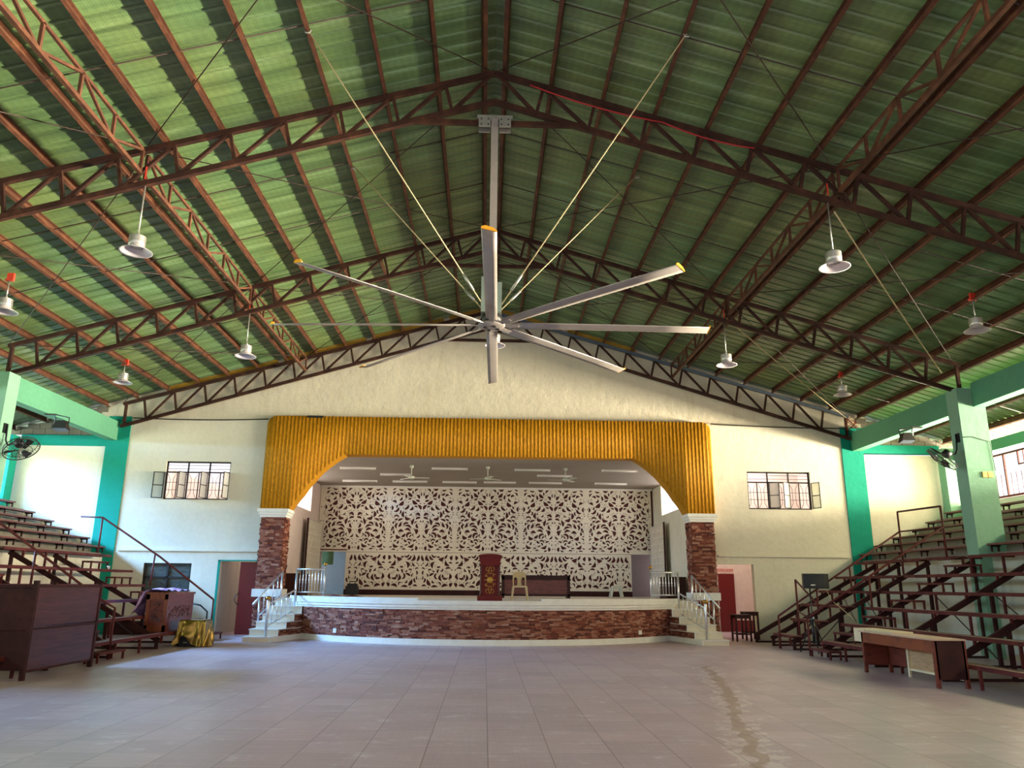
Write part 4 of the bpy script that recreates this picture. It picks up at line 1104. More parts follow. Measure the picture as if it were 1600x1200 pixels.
# concrete upper tiers with their own plank benches
for s in (-1, 1):
    side = 'left' if s < 0 else 'right'
    off = 0.18 if s < 0 else 0.0
    xs = [v-off for v in UX]
    poly = [(s*(12.62-off), 0.0), (s*(12.62-off), UZ[0]-0.2)]
    for i in range(6):
        nx = xs[i+1]-0.02 if i < 5 else 15.99
        poly += [(s*nx, UZ[i]-0.2)]
        if i < 5: poly += [(s*nx, UZ[i+1]-0.2)]
    poly += [(s*15.99, 0.0)]
    struct('wall_tier_left' if s < 0 else 'wall_tier_right', MB().prism(poly, 2.0, 25.98, 'y'), 'concrete', 'bare concrete tiers above the steel bleacher')
    struct('wall_retaining_left' if s < 0 else 'wall_retaining_right', MB().box(s*(12.56-off), s*(12.62-off), 2.0, 25.95, 0.0, UZ[0]-0.34), 'cream' if s < 0 else 'lime')
    for i in range(6):
        segs = [(19.62, 25.85), (12.98, 19.07)] if i < 2 else [(8.0, 25.75-0.04*i)]
        for j, (ya, yb) in enumerate(segs):
            x, z = s*xs[i], UZ[i]
            lab = 'plank bench on the %s concrete tiers, %s row up' % (side, ORD[i])
            if i < 2: lab += ', ' + ('beyond the column' if j == 0 else 'before the column')
            t = thing('bench', lab, 'bench', (x, (ya+yb)/2, z-0.2), 'benches on the concrete tiers')
            part('plank', MB().box(x, x+s*0.135, ya, yb, z-0.045, z).box(x+s*0.15, x+s*0.28, ya, yb, z-0.045, z), 'plank', t)
            n = int((yb-ya)/1.5)+1
            for q in range(n+1):
                yy = ya+0.1+(yb-ya-0.2)*q/n
                part('bracket', MB().box(x+s*0.03, x+s*0.06, yy-0.02, yy+0.02, z-0.2, z-0.045).box(x+s*0.03, x+s*0.26, yy-0.02, yy+0.02, z-0.08, z-0.045).box(x+s*0.2, x+s*0.23, yy-0.02, yy+0.02, z-0.2, z-0.045), 'maroon_dark', t)

# handrails of the bleacher stairs
def rail(label, pts, posts, r=0.028, mat='maroon'):
    t = thing('stair_rail', label, 'railing', pts[0], 'bleacher stair rails')
    part('rail', MB().tube(pts, r, 8), mat, t)
    for a, b in posts: part('post', MB().tube([a, b], r*0.95, 8), mat, t)
    return t
rail('maroon stair rail on the stage side of the right aisle, leaning over the loudspeaker', [(8.16, 22, 0.86), (11.86, 22, 3.2)],
     [((8.16, 22, 0), (8.16, 22, 0.86)), ((10.3, 22, 1.5), (10.3, 22, 2.2)), ((11.86, 22, 2.4), (11.86, 22, 3.76)), ((9.3, 22, 0.9), (9.3, 22, 1.58))])
rail('maroon stair rail on the desk side of the right aisle', [(8.05, 19.75, 0.89), (11.8, 19.75, 3.17)],
     [((8.05, 19.75, 0), (8.05, 19.75, 0.89)), ((9.72, 19.75, 1.1), (9.72, 19.75, 1.9)), ((11.8, 19.75, 2.4), (11.8, 19.75, 3.70))])
t = thing('gate_bar', 'square maroon gate frame at the head of the right aisle', 'gate', (11.83, 20.9, 3.7))
part('top_bar', MB().tube([(11.86, 22, 3.76), (11.8, 19.75, 3.70)], 0.026, 8), 'maroon', t)
part('lower_bar', MB().tube([(11.86, 22, 3.2), (11.8, 19.75, 3.17)], 0.022, 8), 'maroon', t)
t = thing('gate_post', 'tall maroon post with a slanting brace at the foot of the right aisle', 'post', (8.62, 21.75, 0))
part('post', MB().tube([(8.62, 21.75, 0), (8.62, 21.75, 1.83)], 0.03, 8), 'maroon', t)
part('brace', MB().tube([(8.62, 21.75, 1.83), (8.56, 20.2, 1.18)], 0.026, 8), 'maroon', t)
part('cross_bar', MB().tube([(8.62, 21.75, 1.0), (8.12, 19.9, 0.9)], 0.022, 8), 'maroon', t)
rail('maroon stair rail by the left end wall, behind the carved chest', [(-8.1, 24.2, 1.13), (-9.76, 24.0, 2.36), (-11.6, 24.0, 3.5), (-12.25, 24.0, 3.52)],
     [((-8.1, 24.2, 0), (-8.1, 24.2, 1.13)), ((-9.9, 23.9, 1.5), (-9.9, 24.0, 2.42)), ((-11.6, 24, 2.45), (-11.6, 24, 3.5))])
rail('maroon stair rail halfway along the left bleacher, running down behind the panelled booth', [(-8.02, 17.7, 0.0), (-8.02, 17.7, 1.06), (-8.32, 17.7, 1.22), (-10.7, 17.7, 2.8), (-12.2, 17.7, 3.7)],
     [((-9.9, 17.7, 1.5), (-9.9, 17.7, 2.27)), ((-11.7, 17.7, 2.4), (-11.7, 17.7, 3.4))])
t = thing('short_rail', 'short black handrail beside the left doorway', 'railing', (-8.7, 25.3, 0))
part('rail', MB().tube([(-9.2, 25.3, 1.0), (-8.85, 25.3, 0.93), (-8.62, 25.3, 0.74), (-8.62, 25.3, 0.0)], 0.026, 8), 'black', t)
part('post', MB().tube([(-9.2, 25.3, 0), (-9.2, 25.3, 1.0)], 0.024, 8), 'black', t)
struct('baseboard_left', MB().box(-11.95, -8.7, 25.93, 26.0, 0, 0.42), 'maroon_dark')

# ------------------------------------------------------------------ big ceiling fan
def big_fan():
    hx, hy, hz = 0.045, 12.7, 5.98
    t = thing('giant_fan', 'huge eight-bladed grey ceiling fan hanging from the nearest roof truss', 'fan', (hx, hy, hz))
    part('mast', MB().box(hx-0.065, hx+0.065, hy-0.065, hy+0.065, hz+0.8, 10.04), 'fan_grey', t)
    br = MB().box(hx-0.33, hx+0.33, hy-0.09, hy+0.09, 10.02, 10.09)
    for s in (-1, 1): br.box(hx+s*0.08, hx+s*0.30, hy-0.11, hy-0.08, 9.84, 10.04).box(hx+s*0.08, hx+s*0.30, hy+0.08, hy+0.11, 9.84, 10.04)
    mt = part('mounting_plates', br, 'alu', t)
    bl = MB()
    for s in (-1, 1):
        for u in (0.12, 0.25):
            for v in (9.88, 9.99): bl.lathe([(0.014, -0.012), (0.014, 0)], (hx+s*u, hy-0.11, v), 8, 'y')
    part('bolts', bl, 'black', mt)
    mo = MB().box(hx-0.19, hx-0.07, hy-0.16, hy+0.16, hz+0.2, hz+0.85).box(hx+0.09, hx+0.17, hy-0.16, hy+0.16, hz+0.2, hz+0.75).box(hx-0.07, hx+0.09, hy-0.1, hy+0.1, hz+0.1, hz+0.82)
    part('motor', mo, 'fan_box', t)
    part('gearbox', MB().lathe([(0.1, hz+0.02), (0.17, hz+0.06), (0.17, hz+0.18), (0.1, hz+0.22)], (hx, hy, 0), 20), 'black', t)
    hub = MB().lathe([(0.0, hz-0.05), (0.1, hz-0.05), (0.2, hz-0.035), (0.24, hz-0.01), (0.24, hz+0.02), (0.0, hz+0.03)], (hx, hy, 0), 32)
    hb = part('hub', hub, 'fan_grey', t)
    sp = MB()
    for k in range(4):
        a = k*PI/2+0.4; sp.tube([(hx+0.11*math.cos(a)+0.035*math.cos(b), hy+0.11*math.sin(a)+0.035*math.sin(b), hz-0.052) for b in [2*PI*i/12 for i in range(12)]], 0.008, 5, True)
    part('emblem', sp, 'dark_metal', hb)
    for k in range(8):
        a = PI/2+k*PI/4-math.radians(1.0)
        d = Vector((math.cos(a), math.sin(a), 0)); n = Vector((-d.y, d.x, 0))
        pitch = math.radians(-13)
        def P(r, c, h):                      # r out, c across, h up, with blade pitch
            cc, hh = c*math.cos(pitch)-h*math.sin(pitch), c*math.sin(pitch)+h*math.cos(pitch)
            return Vector((hx, hy, hz))+d*r+n*cc+Vector((0, 0, hh-0.012*(r/3.8)**2*3))
        prof = [(-0.105, 0.0), (-0.085, 0.016), (-0.03, 0.024), (0.04, 0.016), (0.105, 0.0), (0.04, -0.004), (-0.03, -0.006), (-0.085, -0.006)]
        bm = MB(); rs = [0.34, 1.2, 2.1, 3.0, 3.78]
        for r in rs:
            for c, h in prof: bm.v.append(tuple(P(r, c, h)))
        m = len(prof)
        for i in range(len(rs)-1):
            for j in range(m):
                bm.face((i*m+j, i*m+(j+1) % m, (i+1)*m+(j+1) % m, (i+1)*m+j), True)
        bm.face(range(m)); bm.face([ (len(rs)-1)*m+j for j in range(m)])
        b = part('blade', bm, 'fan_grey', t)
        tip = MB(); w0 = [(-0.105, 0.0), (-0.105, 0.03), (-0.06, 0.052), (0.05, 0.045), (0.105, 0.012), (0.105, 0.0)]; q = len(w0)
        for r in (3.782, 3.80):
            for c, h in w0: tip.v.append(tuple(P(r, c, h)))
        for j in range(q): tip.face((j, (j+1) % q, q+(j+1) % q, q+j))
        tip.face(range(q)); tip.face(range(q, 2*q))
        part('tip_cap', tip, 'yellow', b, 'yellow tip cap')
        part('bracket', MB().bar(tuple(P(0.16, 0, 0.0)), tuple(P(0.46, 0, -0.008)), 0.09, 0.014, tuple(Vector((0, 0, 1))-n*math.sin(pitch))), 'fan_grey', b)
    for (ax, ay) in ((-3.0, 10.65), (3.1, 10.45), (-2.95, 14.85), (3.15, 14.85)):
        az = zt(ax)+0.02; b0 = Vector((hx+(-0.12 if ax < 0 else 0.12), hy+(-0.1 if ay < hy else 0.1), hz+0.28)); b1 = Vector((ax, ay, az))
        g = part('guy_wire', MB().tube([b0, b1], 0.011, 6), 'rope', t)
        q = b0.lerp(b1, 0.07); q2 = b0.lerp(b1, 0.13)
        part('turnbuckle', MB().tube([q, q2], 0.024, 6), 'alu', g)
        part('clamp', MB().tube([(ax-0.05, ay, az), (ax-0.03, ay, az-0.06), (ax+0.03, ay, az-0.06), (ax+0.05, ay, az)], 0.014, 6), 'alu', g)
big_fan()

# ------------------------------------------------------------------ pendant lamps
def pendant(label, x, y, z, ztop_, bracket):
    t = thing('pendant_lamp', label, 'lamp', (x, y, z), 'high bay lamps')
    part('rod', MB().tube([(x, y, z+0.3), (x, y, ztop_)], 0.014, 8), 'alu', t)
    part('hook', MB().lathe([(0.012, z+0.3), (0.03, z+0.31), (0.03, z+0.34), (0.012, z+0.36)], (x, y, 0), 10), 'alu', t)
    hs = [(0.0, z+0.30), (0.08, z+0.30), (0.135, z+0.285)]
    for k in range(6): hs += [(0.142, z+0.28-0.022*k), (0.130, z+0.27-0.022*k)]
    hs += [(0.142, z+0.13), (0.12, z+0.11)]
    part('housing', MB().lathe(hs, (x, y, 0), 24), 'alu', t)
    part('shade', MB().lathe([(0.118, z+0.125), (0.13, z+0.09), (0.19, z+0.05), (0.255, z+0.012), (0.275, z), (0.275, z-0.006), (0.25, z+0.004), (0.185, z+0.04), (0.125, z+0.08), (0.11, z+0.1)], (x, y, 0), 28), 'shade_in', t)
    part('lens', MB().lathe([(0.0, z+0.085), (0.115, z+0.088)], (x, y, 0), 20), 'white', t)
    if bracket == 'purlin':
        part('bracket', MB().box(x-0.05, x+0.09, y-0.03, y+0.03, ztop_-0.02, ztop_+0.16).box(x-0.09, x+0.02, y-0.025, y+0.025, ztop_-0.02, ztop_+0.02), 'red', t, 'red paint daubed bracket')
    else:
        part('bracket', MB().box(x-0.012, x+0.012, y-0.055, y-0.045, ztop_+0.05, ztop_+0.3), 'red', t, 'red paint daubed bracket')
for s, side in ((-1, 'left'), (1, 'right')):
    x = s*6.22
    zb = zt(x)-0.62-0.11
    pendant('silver pendant lamp under the nearest truss on the %s' % side, x, 12.7, 7.22, zb, 'truss')
    x = s*6.3
    pendant('silver pendant lamp under the middle truss on the %s' % side, x, 19.35, 7.30, zt(x)-0.73, 'truss')
    x = s*10.93
    pendant('silver pendant lamp low on the %s slope, hung from a purlin near the camera' % side, x if s > 0 else -10.45, 16.0, 7.22, zt(x)+0.02, 'purlin')
    pendant('silver pendant lamp low on the %s slope, hung from a purlin near the stage' % side, x, 22.65, 7.38, zt(x)+0.02, 'purlin')
pendant('silver pendant lamp on the ridge line, half hidden behind the big fan', 0.16, 19.35, 7.72, zt(0)-0.72, 'truss')

# ------------------------------------------------------------------ wall fans and floodlights
def wall_fan(s, c, normal, mount):
    side = 'left' if s < 0 else 'right'
    t = thing('wall_fan', 'black industrial wall fan on the %s column' % side, 'fan', mount, 'wall fans')
    c, n = Vector(c), Vector(normal).normalized(); a = n.cross(Vector((0, 0, 1))).normalized(); b = n.cross(a)
    def ring_(r, o): return [tuple(c+n*o+a*(r*math.cos(2*PI*k/32))+b*(r*math.sin(2*PI*k/32))) for k in range(32)]
    cg = MB().tube(ring_(0.40, 0.0), 0.013, 6, True).tube(ring_(0.38, -0.09), 0.008, 6, True).tube(ring_(0.22, 0.07), 0.006, 5, True)
    for k in range(30):
        q = 2*PI*k/30; e = a*math.cos(q)+b*math.sin(q)
        cg.tube([tuple(c+n*0.085+e*0.07), tuple(c+n*0.07+e*0.22), tuple(c+e*0.40), tuple(c-n*0.09+e*0.38), tuple(c-n*0.13+e*0.12)], 0.0042, 4)
    part('cage', cg, 'dark_metal', t)
    hb = MB().tube([tuple(c-n*0.30), tuple(c-n*0.28), tuple(c-n*0.14), tuple(c-n*0.10)], [0.07, 0.105, 0.115, 0.07], 16)
    part('motor', hb, 'black', t)
    for k in range(3):
        q = k*2*PI/3+0.5; e = a*math.cos(q)+b*math.sin(q); f = n.cross(e)
        bl = MB().hexa([tuple(c+e*0.06+f*0.03-n*0.01), tuple(c+e*0.36+f*0.10-n*0.03), tuple(c+e*0.36-f*0.07+n*0.02), tuple(c+e*0.06-f*0.04+n*0.02),
                        tuple(c+e*0.06+f*0.03), tuple(c+e*0.36+f*0.10-n*0.022), tuple(c+e*0.36-f*0.07+n*0.028), tuple(c+e*0.06-f*0.04+n*0.03)])
        part('blade', bl, 'black', t)
    m = Vector(mount)
    part('wall_plate', MB().box(m.x-s*0.04, m.x+s*0.0, m.y-0.07, m.y+0.07, m.z-0.12, m.z+0.12), 'black', t)
    part('arm', MB().tube([tuple(m+Vector((-s*0.05, 0, 0.1))), tuple(m+Vector((-s*0.08, 0, -0.3))), tuple(m+Vector((-s*0.14, 0, -0.42))), tuple(c-n*0.2)], 0.022, 8), 'black', t)
wall_fan(-1, (-11.37, 19.0, 4.72), (0.55, -0.25, -0.85), (-12.05, 19.3, 5.3))
wall_fan(1, (11.66, 19.2, 4.82), (-0.62, 0.35, -0.78), (12.25, 19.3, 5.42))
solo('fan_cord', MB().tube([(12.22, 19.09, 5.4), (12.5, 19.09, 5.42), (12.75, 19.09, 5.34), (12.93, 19.09, 5.3), (12.95, 19.09, 4.9), (12.97, 19.09, 4.55)], 0.008, 5), 'cable', 'thin dark cord running from the right wall fan across the column', 'cable')
for s, side, x, y in ((-1, 'left', -12.32, 21.85), (1, 'right', 12.5, 21.75)):
    t = thing('floodlight', 'dark floodlight under the %s eave beam' % side, 'light', (x, y, 6.22), 'floodlights')
    xc = x-s*0.24
    part('bracket', MB().tube([(xc-0.19, y, 5.95), (xc-0.19, y, 6.12), (x, y, 6.21), (xc+0.19, y, 6.12), (xc+0.19, y, 5.95)], 0.018, 6), 'black', t)
    part('mount', MB().box(x-s*0.06, x+s*0.26, y-0.05, y+0.05, 6.19, 6.222), 'black', t)
    part('body', MB().hexa([(xc-0.2, y-0.13, 5.80), (xc+0.2, y-0.13, 5.80), (xc+0.2, y+0.13, 5.76), (xc-0.2, y+0.13, 5.76), (xc-0.11, y-0.08, 6.03), (xc+0.11, y-0.08, 6.03), (xc+0.11, y+0.11, 6.03), (xc-0.11, y+0.11, 6.03)]), 'dark_metal', t)
    part('lens', MB().hexa([(xc-0.18, y-0.115, 5.785), (xc+0.18, y-0.115, 5.785), (xc+0.18, y+0.115, 5.745), (xc-0.18, y+0.115, 5.745), (xc-0.18, y-0.115, 5.80), (xc+0.18, y-0.115, 5.80), (xc+0.18, y+0.115, 5.765), (xc-0.18, y+0.115, 5.765)]), 'blue_steel', t)

# ------------------------------------------------------------------ cables and ropes
def sag(p, q, d, n=14):
    p, q = Vector(p), Vector(q); return [tuple(p.lerp(q, i/n)-Vector((0, 0, d*4*(i/n)*(1-i/n)))) for i in range(n+1)]
solo('wall_cable', MB().tube(sag((-12.0, 25.94, 7.0), (-7.45, 25.94, 7.03), 0.05), 0.02, 6), 'cable', 'dark cable along the end wall left of the yellow arch', 'cable')
solo('wall_cable', MB().tube(sag((7.75, 25.94, 7.1), (12.5, 25.94, 7.02), 0.04), 0.02, 6), 'cable', 'dark cable along the end wall right of the yellow arch', 'cable')
solo('rope', MB().tube(sag((6.35, 12.75, 8.35), (11.85, 19.0, 7.1), 0.05), 0.016, 6), 'rope', 'pale rope slanting down from the nearest truss to the right middle truss foot', 'rope')
solo('rope', MB().tube(sag((6.42, 19.4, 8.6), (12.5, 25.8, 7.35), 0.05), 0.014, 6), 'rope', 'pale rope slanting from the middle truss to the right corner of the end wall', 'rope')
for i, (xa, xb) in enumerate(((0.7, 3.2), (3.2, 4.9))):
    solo('red_cable', MB().tube(sag((xa, 12.62, zt(xa)-0.14), (xb, 12.62, zt(xb)-0.14), 0.08), 0.016, 6), 'red_cable', 'red cable sagging under the nearest truss right of the ridge, %s loop' % ORD[i], 'cable', 'red truss cable')
solo('board_box', MB().box(-6.1, -5.55, 25.68, 25.74, 7.06, 7.12), 'black', 'small dark fitting on the top edge of the yellow arch, left part', 'fitting')
wl = MB()
for k in range(9):
    a = k*0.7; wl.tube([(12.55+0.2*math.cos(a+i*0.8), 25.6+0.12*math.sin(a+i), 6.92+0.09*i+0.05*math.sin(a*3+i)) for i in range(5)], 0.012, 5)
solo('wire_tangle', wl, 'wood', 'tangled brown wires at the right foot of the gable truss', 'cable')

# ------------------------------------------------------------------ floor props, right side
def desk():
    x0, x1, y0, y1 = 7.6, 8.17, 13.45, 16.05; zt_ = 0.79
    x1 = 8.16
    t = thing('desk', 'low red brown desk with a pale top in front of the right bleacher', 'desk', ((x0+x1)/2, (y0+y1)/2, 0))
    part('top', MB().box(x0-0.03, x1+0.0, y0-0.03, y1+0.04, zt_-0.025, zt_), 'desktop', t)
    part('apron', MB().box(x0, x0+0.025, y0+0.06, y1-0.02, zt_-0.22, zt_-0.025), 'wood', t)
    part('end_panel', MB().box(x0+0.03, x1-0.03, y0, y0+0.03, 0.14, zt_-0.025), 'maroon_dark', t)
    part('end_panel', MB().box(x0+0.03, x1-0.03, y1-0.05, y1-0.02, 0.14, zt_-0.025), 'wood_red', t)
    for xx in (x0, x1-0.06):
        for yy in (y0, y1-0.08): part('leg', MB().box(xx, xx+0.06, yy, yy+0.06, 0, zt_-0.025), 'wood_red', t)
    part('back_panel', MB().box(x1-0.06, x1-0.04, y0+1.80, y1-0.06, 0.16, zt_-0.03), 'wood_red', t)
    part('back_panel', MB().box(x1-0.06, x1-0.045, y0+0.06, y0+1.74, 0.14, zt_-0.03), 'ply', t, 'raw pale plywood back panel')
    part('post', MB().box(x1-0.09, x1-0.05, y0+1.74, y0+1.80, 0, zt_-0.03), 'board_pale', t)
    part('base_rail', MB().box(x1-0.08, x1-0.05, y0+0.06, y0+1.74, 0.12, 0.16), 'board_pale', t)
desk()
mb = MB().box(7.72, 8.12, 15.0, 16.55, 0.792, 0.82).box(7.70, 7.725, 16.1, 16.55, 0.56, 0.82)
solo('folded_board', mb, 'board_pale', 'pale folded board lying on the far end of the low desk', 'board')
def loudspeaker():
    x, y = 8.55, 20.65
    t = thing('speaker_stand', 'black tripod speaker stand at the foot of the right aisle', 'stand', (x, y, 0))
    part('pole', MB().tube([(x, y, 0.35), (x, y, 1.6)], 0.02, 8), 'black', t)
    part('sleeve', MB().tube([(x, y, 0.22), (x, y, 0.82)], 0.034, 10), 'black', t)
    part('collar', MB().lathe([(0.05, 0.78), (0.055, 0.8), (0.055, 0.88), (0.03, 0.9)], (x, y, 0), 14), 'black', t)
    part('knob', MB().sphere((x, y-0.07, 0.86), 0.022), 'white', t)
    for k in range(3):
        a = k*2*PI/3+0.35; e = Vector((math.cos(a), math.sin(a), 0))
        lg = part('leg', MB().tube([tuple(Vector((x, y, 0.8))+e*0.04), tuple(Vector((x, y, 0.03))+e*0.36)], 0.014, 8), 'black', t)
        part('strut', MB().tube([tuple(Vector((x, y, 0.26))+e*0.03), tuple(Vector((x, y, 0.3))+e*0.25)], 0.01, 6), 'black', lg)
        part('foot', MB().sphere(tuple(Vector((x, y, 0.022))+e*0.365), 0.022), 'black', lg)
    X, Y_, z0, z1 = 8.68, 20.6, 1.60, 1.98
    t = thing('loudspeaker', 'black loudspeaker with rounded grille standing on the tripod by the right aisle', 'speaker', (X, Y_, z0))
    part('cabinet', MB().prism([(X-0.35, Y_-0.12), (X+0.18, Y_-0.16), (X+0.35, Y_-0.05), (X+0.26, Y_+0.25), (X-0.24, Y_+0.25)], z0, z1, 'z'), 'black', t)
    cf = [(X-0.35, Y_-0.13)]+[(X-0.35+0.53*k/10, Y_-0.13-0.03*k/10-0.05*math.sin(PI*k/10)) for k in range(11)]+[(X+0.18, Y_-0.155)]
    gr = MB().prism(cf, z0+0.03, z1-0.02, 'z'); part('grille', gr, 'grille_black', t)
    part('port', MB().box(X-0.31, X+0.1, Y_-0.185, Y_-0.15, z0+0.045, z0+0.06), 'black', t)
    bd = MB()
    for k in range(4): bd.hexa([(X-0.20+0.03*k, Y_-0.205, z0+0.075), (X-0.178+0.03*k, Y_-0.205, z0+0.075), (X-0.178+0.03*k, Y_-0.19, z0+0.075), (X-0.2+0.03*k, Y_-0.19, z0+0.075),
                                (X-0.19+0.03*k, Y_-0.205, z0+0.105), (X-0.168+0.03*k, Y_-0.205, z0+0.105), (X-0.168+0.03*k, Y_-0.19, z0+0.105), (X-0.19+0.03*k, Y_-0.19, z0+0.105)])
    part('badge', bd, 'white', t, 'small slanted white badge')
loudspeaker()
solo('speaker_cable', MB().tube([(8.9, 20.5, 1.62), (9.0, 20.4, 1.3), (9.35, 20.1, 0.9), (9.6, 19.95, 0.45), (9.75, 19.9, 0.03)], 0.009, 5), 'rope', 'pale cable hanging from the loudspeaker to the floor', 'cable')
def tall_stool(x, y, w, h, label, rot=0):
    t = thing('wooden_stool', label, 'stool', (x, y, 0), 'dark stools by the right doorway')
    part('seat', MB().box(x-w/2-0.03, x+w/2+0.03, y-w/2-0.03, y+w/2+0.03, h-0.035, h), 'darkwood', t)
    for v in (-1, 1): part('apron', MB().box(x-w/2+0.02, x+w/2-0.02, y+v*(w/2-0.01)-0.01, y+v*(w/2-0.01)+0.01, h-0.12, h-0.03), 'darkwood', t)
    for u in (-1, 1):
        for v in (-1, 1): part('leg', MB().box(x+u*w/2-0.025, x+u*w/2+0.025, y+v*w/2-0.025, y+v*w/2+0.025, 0, h-0.03), 'darkwood', t)
    for v in (-1, 1): part('stretcher', MB().box(x-w/2, x+w/2, y+v*w/2-0.015, y+v*w/2+0.015, 0.2, 0.24), 'darkwood', t)
tall_stool(8.02, 24.85, 0.44, 0.80, 'dark wooden stool in front of the right doorway')
tall_stool(8.6, 25.75, 0.40, 0.86, 'dark wooden stool just inside the right doorway, behind the other stool')

# ------------------------------------------------------------------ floor props, left side
def booth():
    t = thing('panel_booth', 'maroon panelled booth standing on the left of the floor', 'booth', (-8.6, 15, 0))
    x = -7.66; ya, yb = 13.92, 16.2; zt_ = 1.53
    part('side_panel', MB().box(x-0.03, x, ya, yb, 0.16, 0.80).box(x-0.03, x, ya, yb, 0.86, zt_-0.02), 'panelwood', t, 'scuffed glossy panel facing the hall')
    part('front_panel', MB().box(-9.7, x, ya-0.0, ya+0.03, 0.16, 0.80).box(-9.7, x, ya, ya+0.03, 0.86, zt_-0.02), 'maroon_dark', t)
    part('side_rail', MB().box(x-0.05, x+0.012, ya, yb+0.06, 0.80, 0.845).box(x-0.05, x+0.012, ya, yb+0.03, zt_-0.03, zt_+0.02).box(x-0.05, x+0.0, ya, yb, 0.12, 0.16), 'maroon_dark', t)
    part('front_rail', MB().box(-9.7, x, ya-0.02, ya+0.04, 0.80, 0.86).box(-9.7, x, ya-0.02, ya+0.04, zt_-0.03, zt_+0.02), 'maroon_dark', t)
    for (px, py, h) in ((x-0.02, ya+0.0, 1.62), (x-0.02, yb, 1.58), (-8.55, yb-0.05, 1.58), (-9.7, ya, 1.6)):
        part('post', MB().box(px-0.04, px+0.035, py-0.035, py+0.035, 0, h), 'maroon_dark', t)
    part('back_panel', MB().box(-8.55, x, yb-0.03, yb, 0.16, zt_), 'maroon_dark', t)
booth()
def chest():
    x0, x1, y0, y1, z0, z1 = -8.74, -8.16, 20.95, 22.85, 0.38, 1.36
    t = thing('carved_chest', 'carved brown wooden chest resting on the lowest left bleacher row', 'chest', ((x0+x1)/2, (y0+y1)/2, z0))
    part('body', MB().box(x0+0.03, x1-0.03, y0+0.03, y1-0.03, z0, z1-0.05), 'wood_red', t)
    part('lid', MB().box(x0, x1, y0, y1, z1-0.05, z1), 'wood', t)
    part('frame', MB().box(x0+0.02, x1-0.02, y0+0.015, y0+0.035, z1-0.18, z1-0.05).box(x0+0.02, x1-0.02, y0+0.015, y0+0.035, z0, z0+0.16).box(x0+0.02, x0+0.1, y0+0.015, y0+0.035, z0, z1-0.05).box(x1-0.1, x1-0.02, y0+0.015, y0+0.035, z0, z1-0.05), 'wood', t)
    rr = random.Random(4); cv = MB()
    def scrolls(P, w, h, n):
        for _ in range(n):
            u, v, r, a = rr.uniform(0.06, w-0.06), rr.uniform(0.06, h-0.06), rr.uniform(0.025, 0.06), rr.uniform(0, 6.3)
            cv.tube([P(u+r*(1-0.06*k)*math.cos(a+0.45*k), v+r*(1-0.06*k)*math.sin(a+0.45*k)) for k in range(11)], 0.009, 5)
    scrolls(lambda u, v: (x0+0.12+u, y0+0.03, z0+0.2+v), 0.34, 0.56, 26)
    scrolls(lambda u, v: (x1-0.03, y0+0.12+u, z0+0.3+v), 1.6, 0.38, 70)
    part('carving', cv, 'carving', t)
chest()
# lilac printed cloth over the chest
def lilac():
    pts = [(-8.22, 1.40), (-8.45, 1.43), (-8.68, 1.42), (-8.82, 1.34), (-8.92, 1.15), (-9.02, 0.95), (-9.12, 0.80)]
    def fn(u, v):
        f = u*(len(pts)-1); i = min(int(f), len(pts)-2); q = f-i
        x = pts[i][0]*(1-q)+pts[i+1][0]*q; z = pts[i][1]*(1-q)+pts[i+1][1]*q
        y = 20.92+1.7*v*(1-0.25*u)
        z += 0.035*math.sin(11*v+5*u)*(0.4+u)+0.02*math.sin(23*v-7*u)
        x += 0.03*math.sin(9*v+2)*u
        if u < 0.45: z = max(z, 1.375)
        return (x, y, z)
    mb = MB().grid(fn, 22, 30); n = len(mb.v); F = list(mb.f)
    mb.v += [(x, y, z+0.008) for x, y, z in mb.v]
    for f in F: mb.face([i+n for i in f][::-1], True)
    solo('draped_cloth', mb, 'purple', 'lilac and white printed cloth thrown over the carved chest', 'cloth')
lilac()
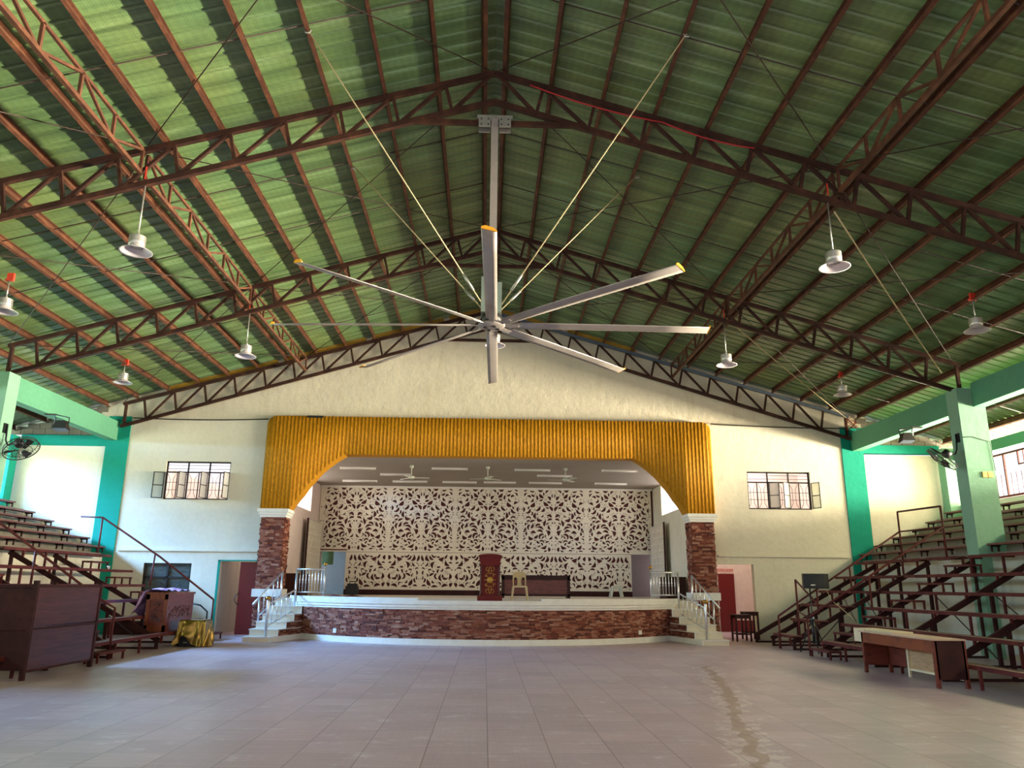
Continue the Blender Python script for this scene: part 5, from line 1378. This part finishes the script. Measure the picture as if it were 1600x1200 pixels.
def gold_box():
    x0, x1, y0, y1, h = -7.92, -7.26, 21.25, 21.8, 0.66
    t = thing('black_box', 'low black box mostly hidden under the gold cloth', 'box', ((x0+x1)/2, (y0+y1)/2, 0))
    part('body', MB().box(x0+0.02, x1-0.02, y0+0.02, y1-0.02, 0.03, h-0.015), 'black', t)
    for u in (x0+0.06, x1-0.06):
        for v in (y0+0.06, y1-0.06): part('foot', MB().lathe([(0.025, 0), (0.025, 0.03)], (u, v, 0), 10), 'black', t)
    part('badge', MB().box(-7.78, -7.68, y0+0.012, y0+0.022, 0.1, 0.115), 'stainless', t)
    per = []
    for k in range(96):
        q = k/96*4; s_, f = int(q), q-int(q)
        cs = [(x0, y0), (x1, y0), (x1, y1), (x0, y1)]; a, b = cs[s_], cs[(s_+1) % 4]
        per.append((a[0]+(b[0]-a[0])*f, a[1]+(b[1]-a[1])*f))
    cx, cy = (x0+x1)/2, (y0+y1)/2
    def fn(u, v):
        k = int(round(v*96)) % 96; px, py = per[k]
        if u < 0.2:
            q = u/0.2; return (cx+(px-cx)*q, cy+(py-cy)*q, h+0.006)
        q = (u-0.2)/0.8
        front = 1.0 if k < 24 else 0.0
        lift = 0.27*math.exp(-((k-7.5)/5.0)**2)                  # hem caught up near the left of the front
        drop = (h-0.012)*(q)*(1-lift/h)
        fo = 0.085*q**0.8*(0.5+0.5*math.sin(k*0.80+2.2*math.sin(k*0.31)+1.5*q))+0.02*math.sin(9*q+0.6*k)*q+0.03*q
        d = Vector((px-cx, py-cy, 0)).normalized()
        sw = 0.03*math.sin(k*0.5+5*q)*q
        return (px+d.x*fo+sw*0.5, py+d.y*fo-0.03*q*front, h-drop+0.004)
    mb = MB().grid(fn, 26, 96); n = len(mb.v); F = list(mb.f)
    solo('gold_drape', mb, 'gold_cloth', 'shiny gold satin cloth draped over the black box in front of the chest', 'cloth')
gold_box()

# small things left on the seats
t = thing('cup', 'small pink cup left on the fifth plank row of the left bleacher', 'cup', (-11.15, 23.84, 1.97))
part('body', MB().lathe([(0.0, 1.97), (0.035, 1.97), (0.045, 2.07), (0.04, 2.07), (0.03, 1.98)], (-11.15, 23.84, 0), 14), 'shade_in', t)
t = thing('bottle', 'small clear bottle standing on the right concrete tiers by the gate frame', 'bottle', (13.62, 24.6, 3.26))
part('body', MB().lathe([(0.0, 3.26), (0.035, 3.26), (0.035, 3.40), (0.014, 3.45), (0.014, 3.47)], (13.62, 24.6, 0), 14), 'plastic_white', t)
part('cap', MB().lathe([(0.016, 3.47), (0.016, 3.49)], (13.62, 24.6, 0), 12), 'white', t)
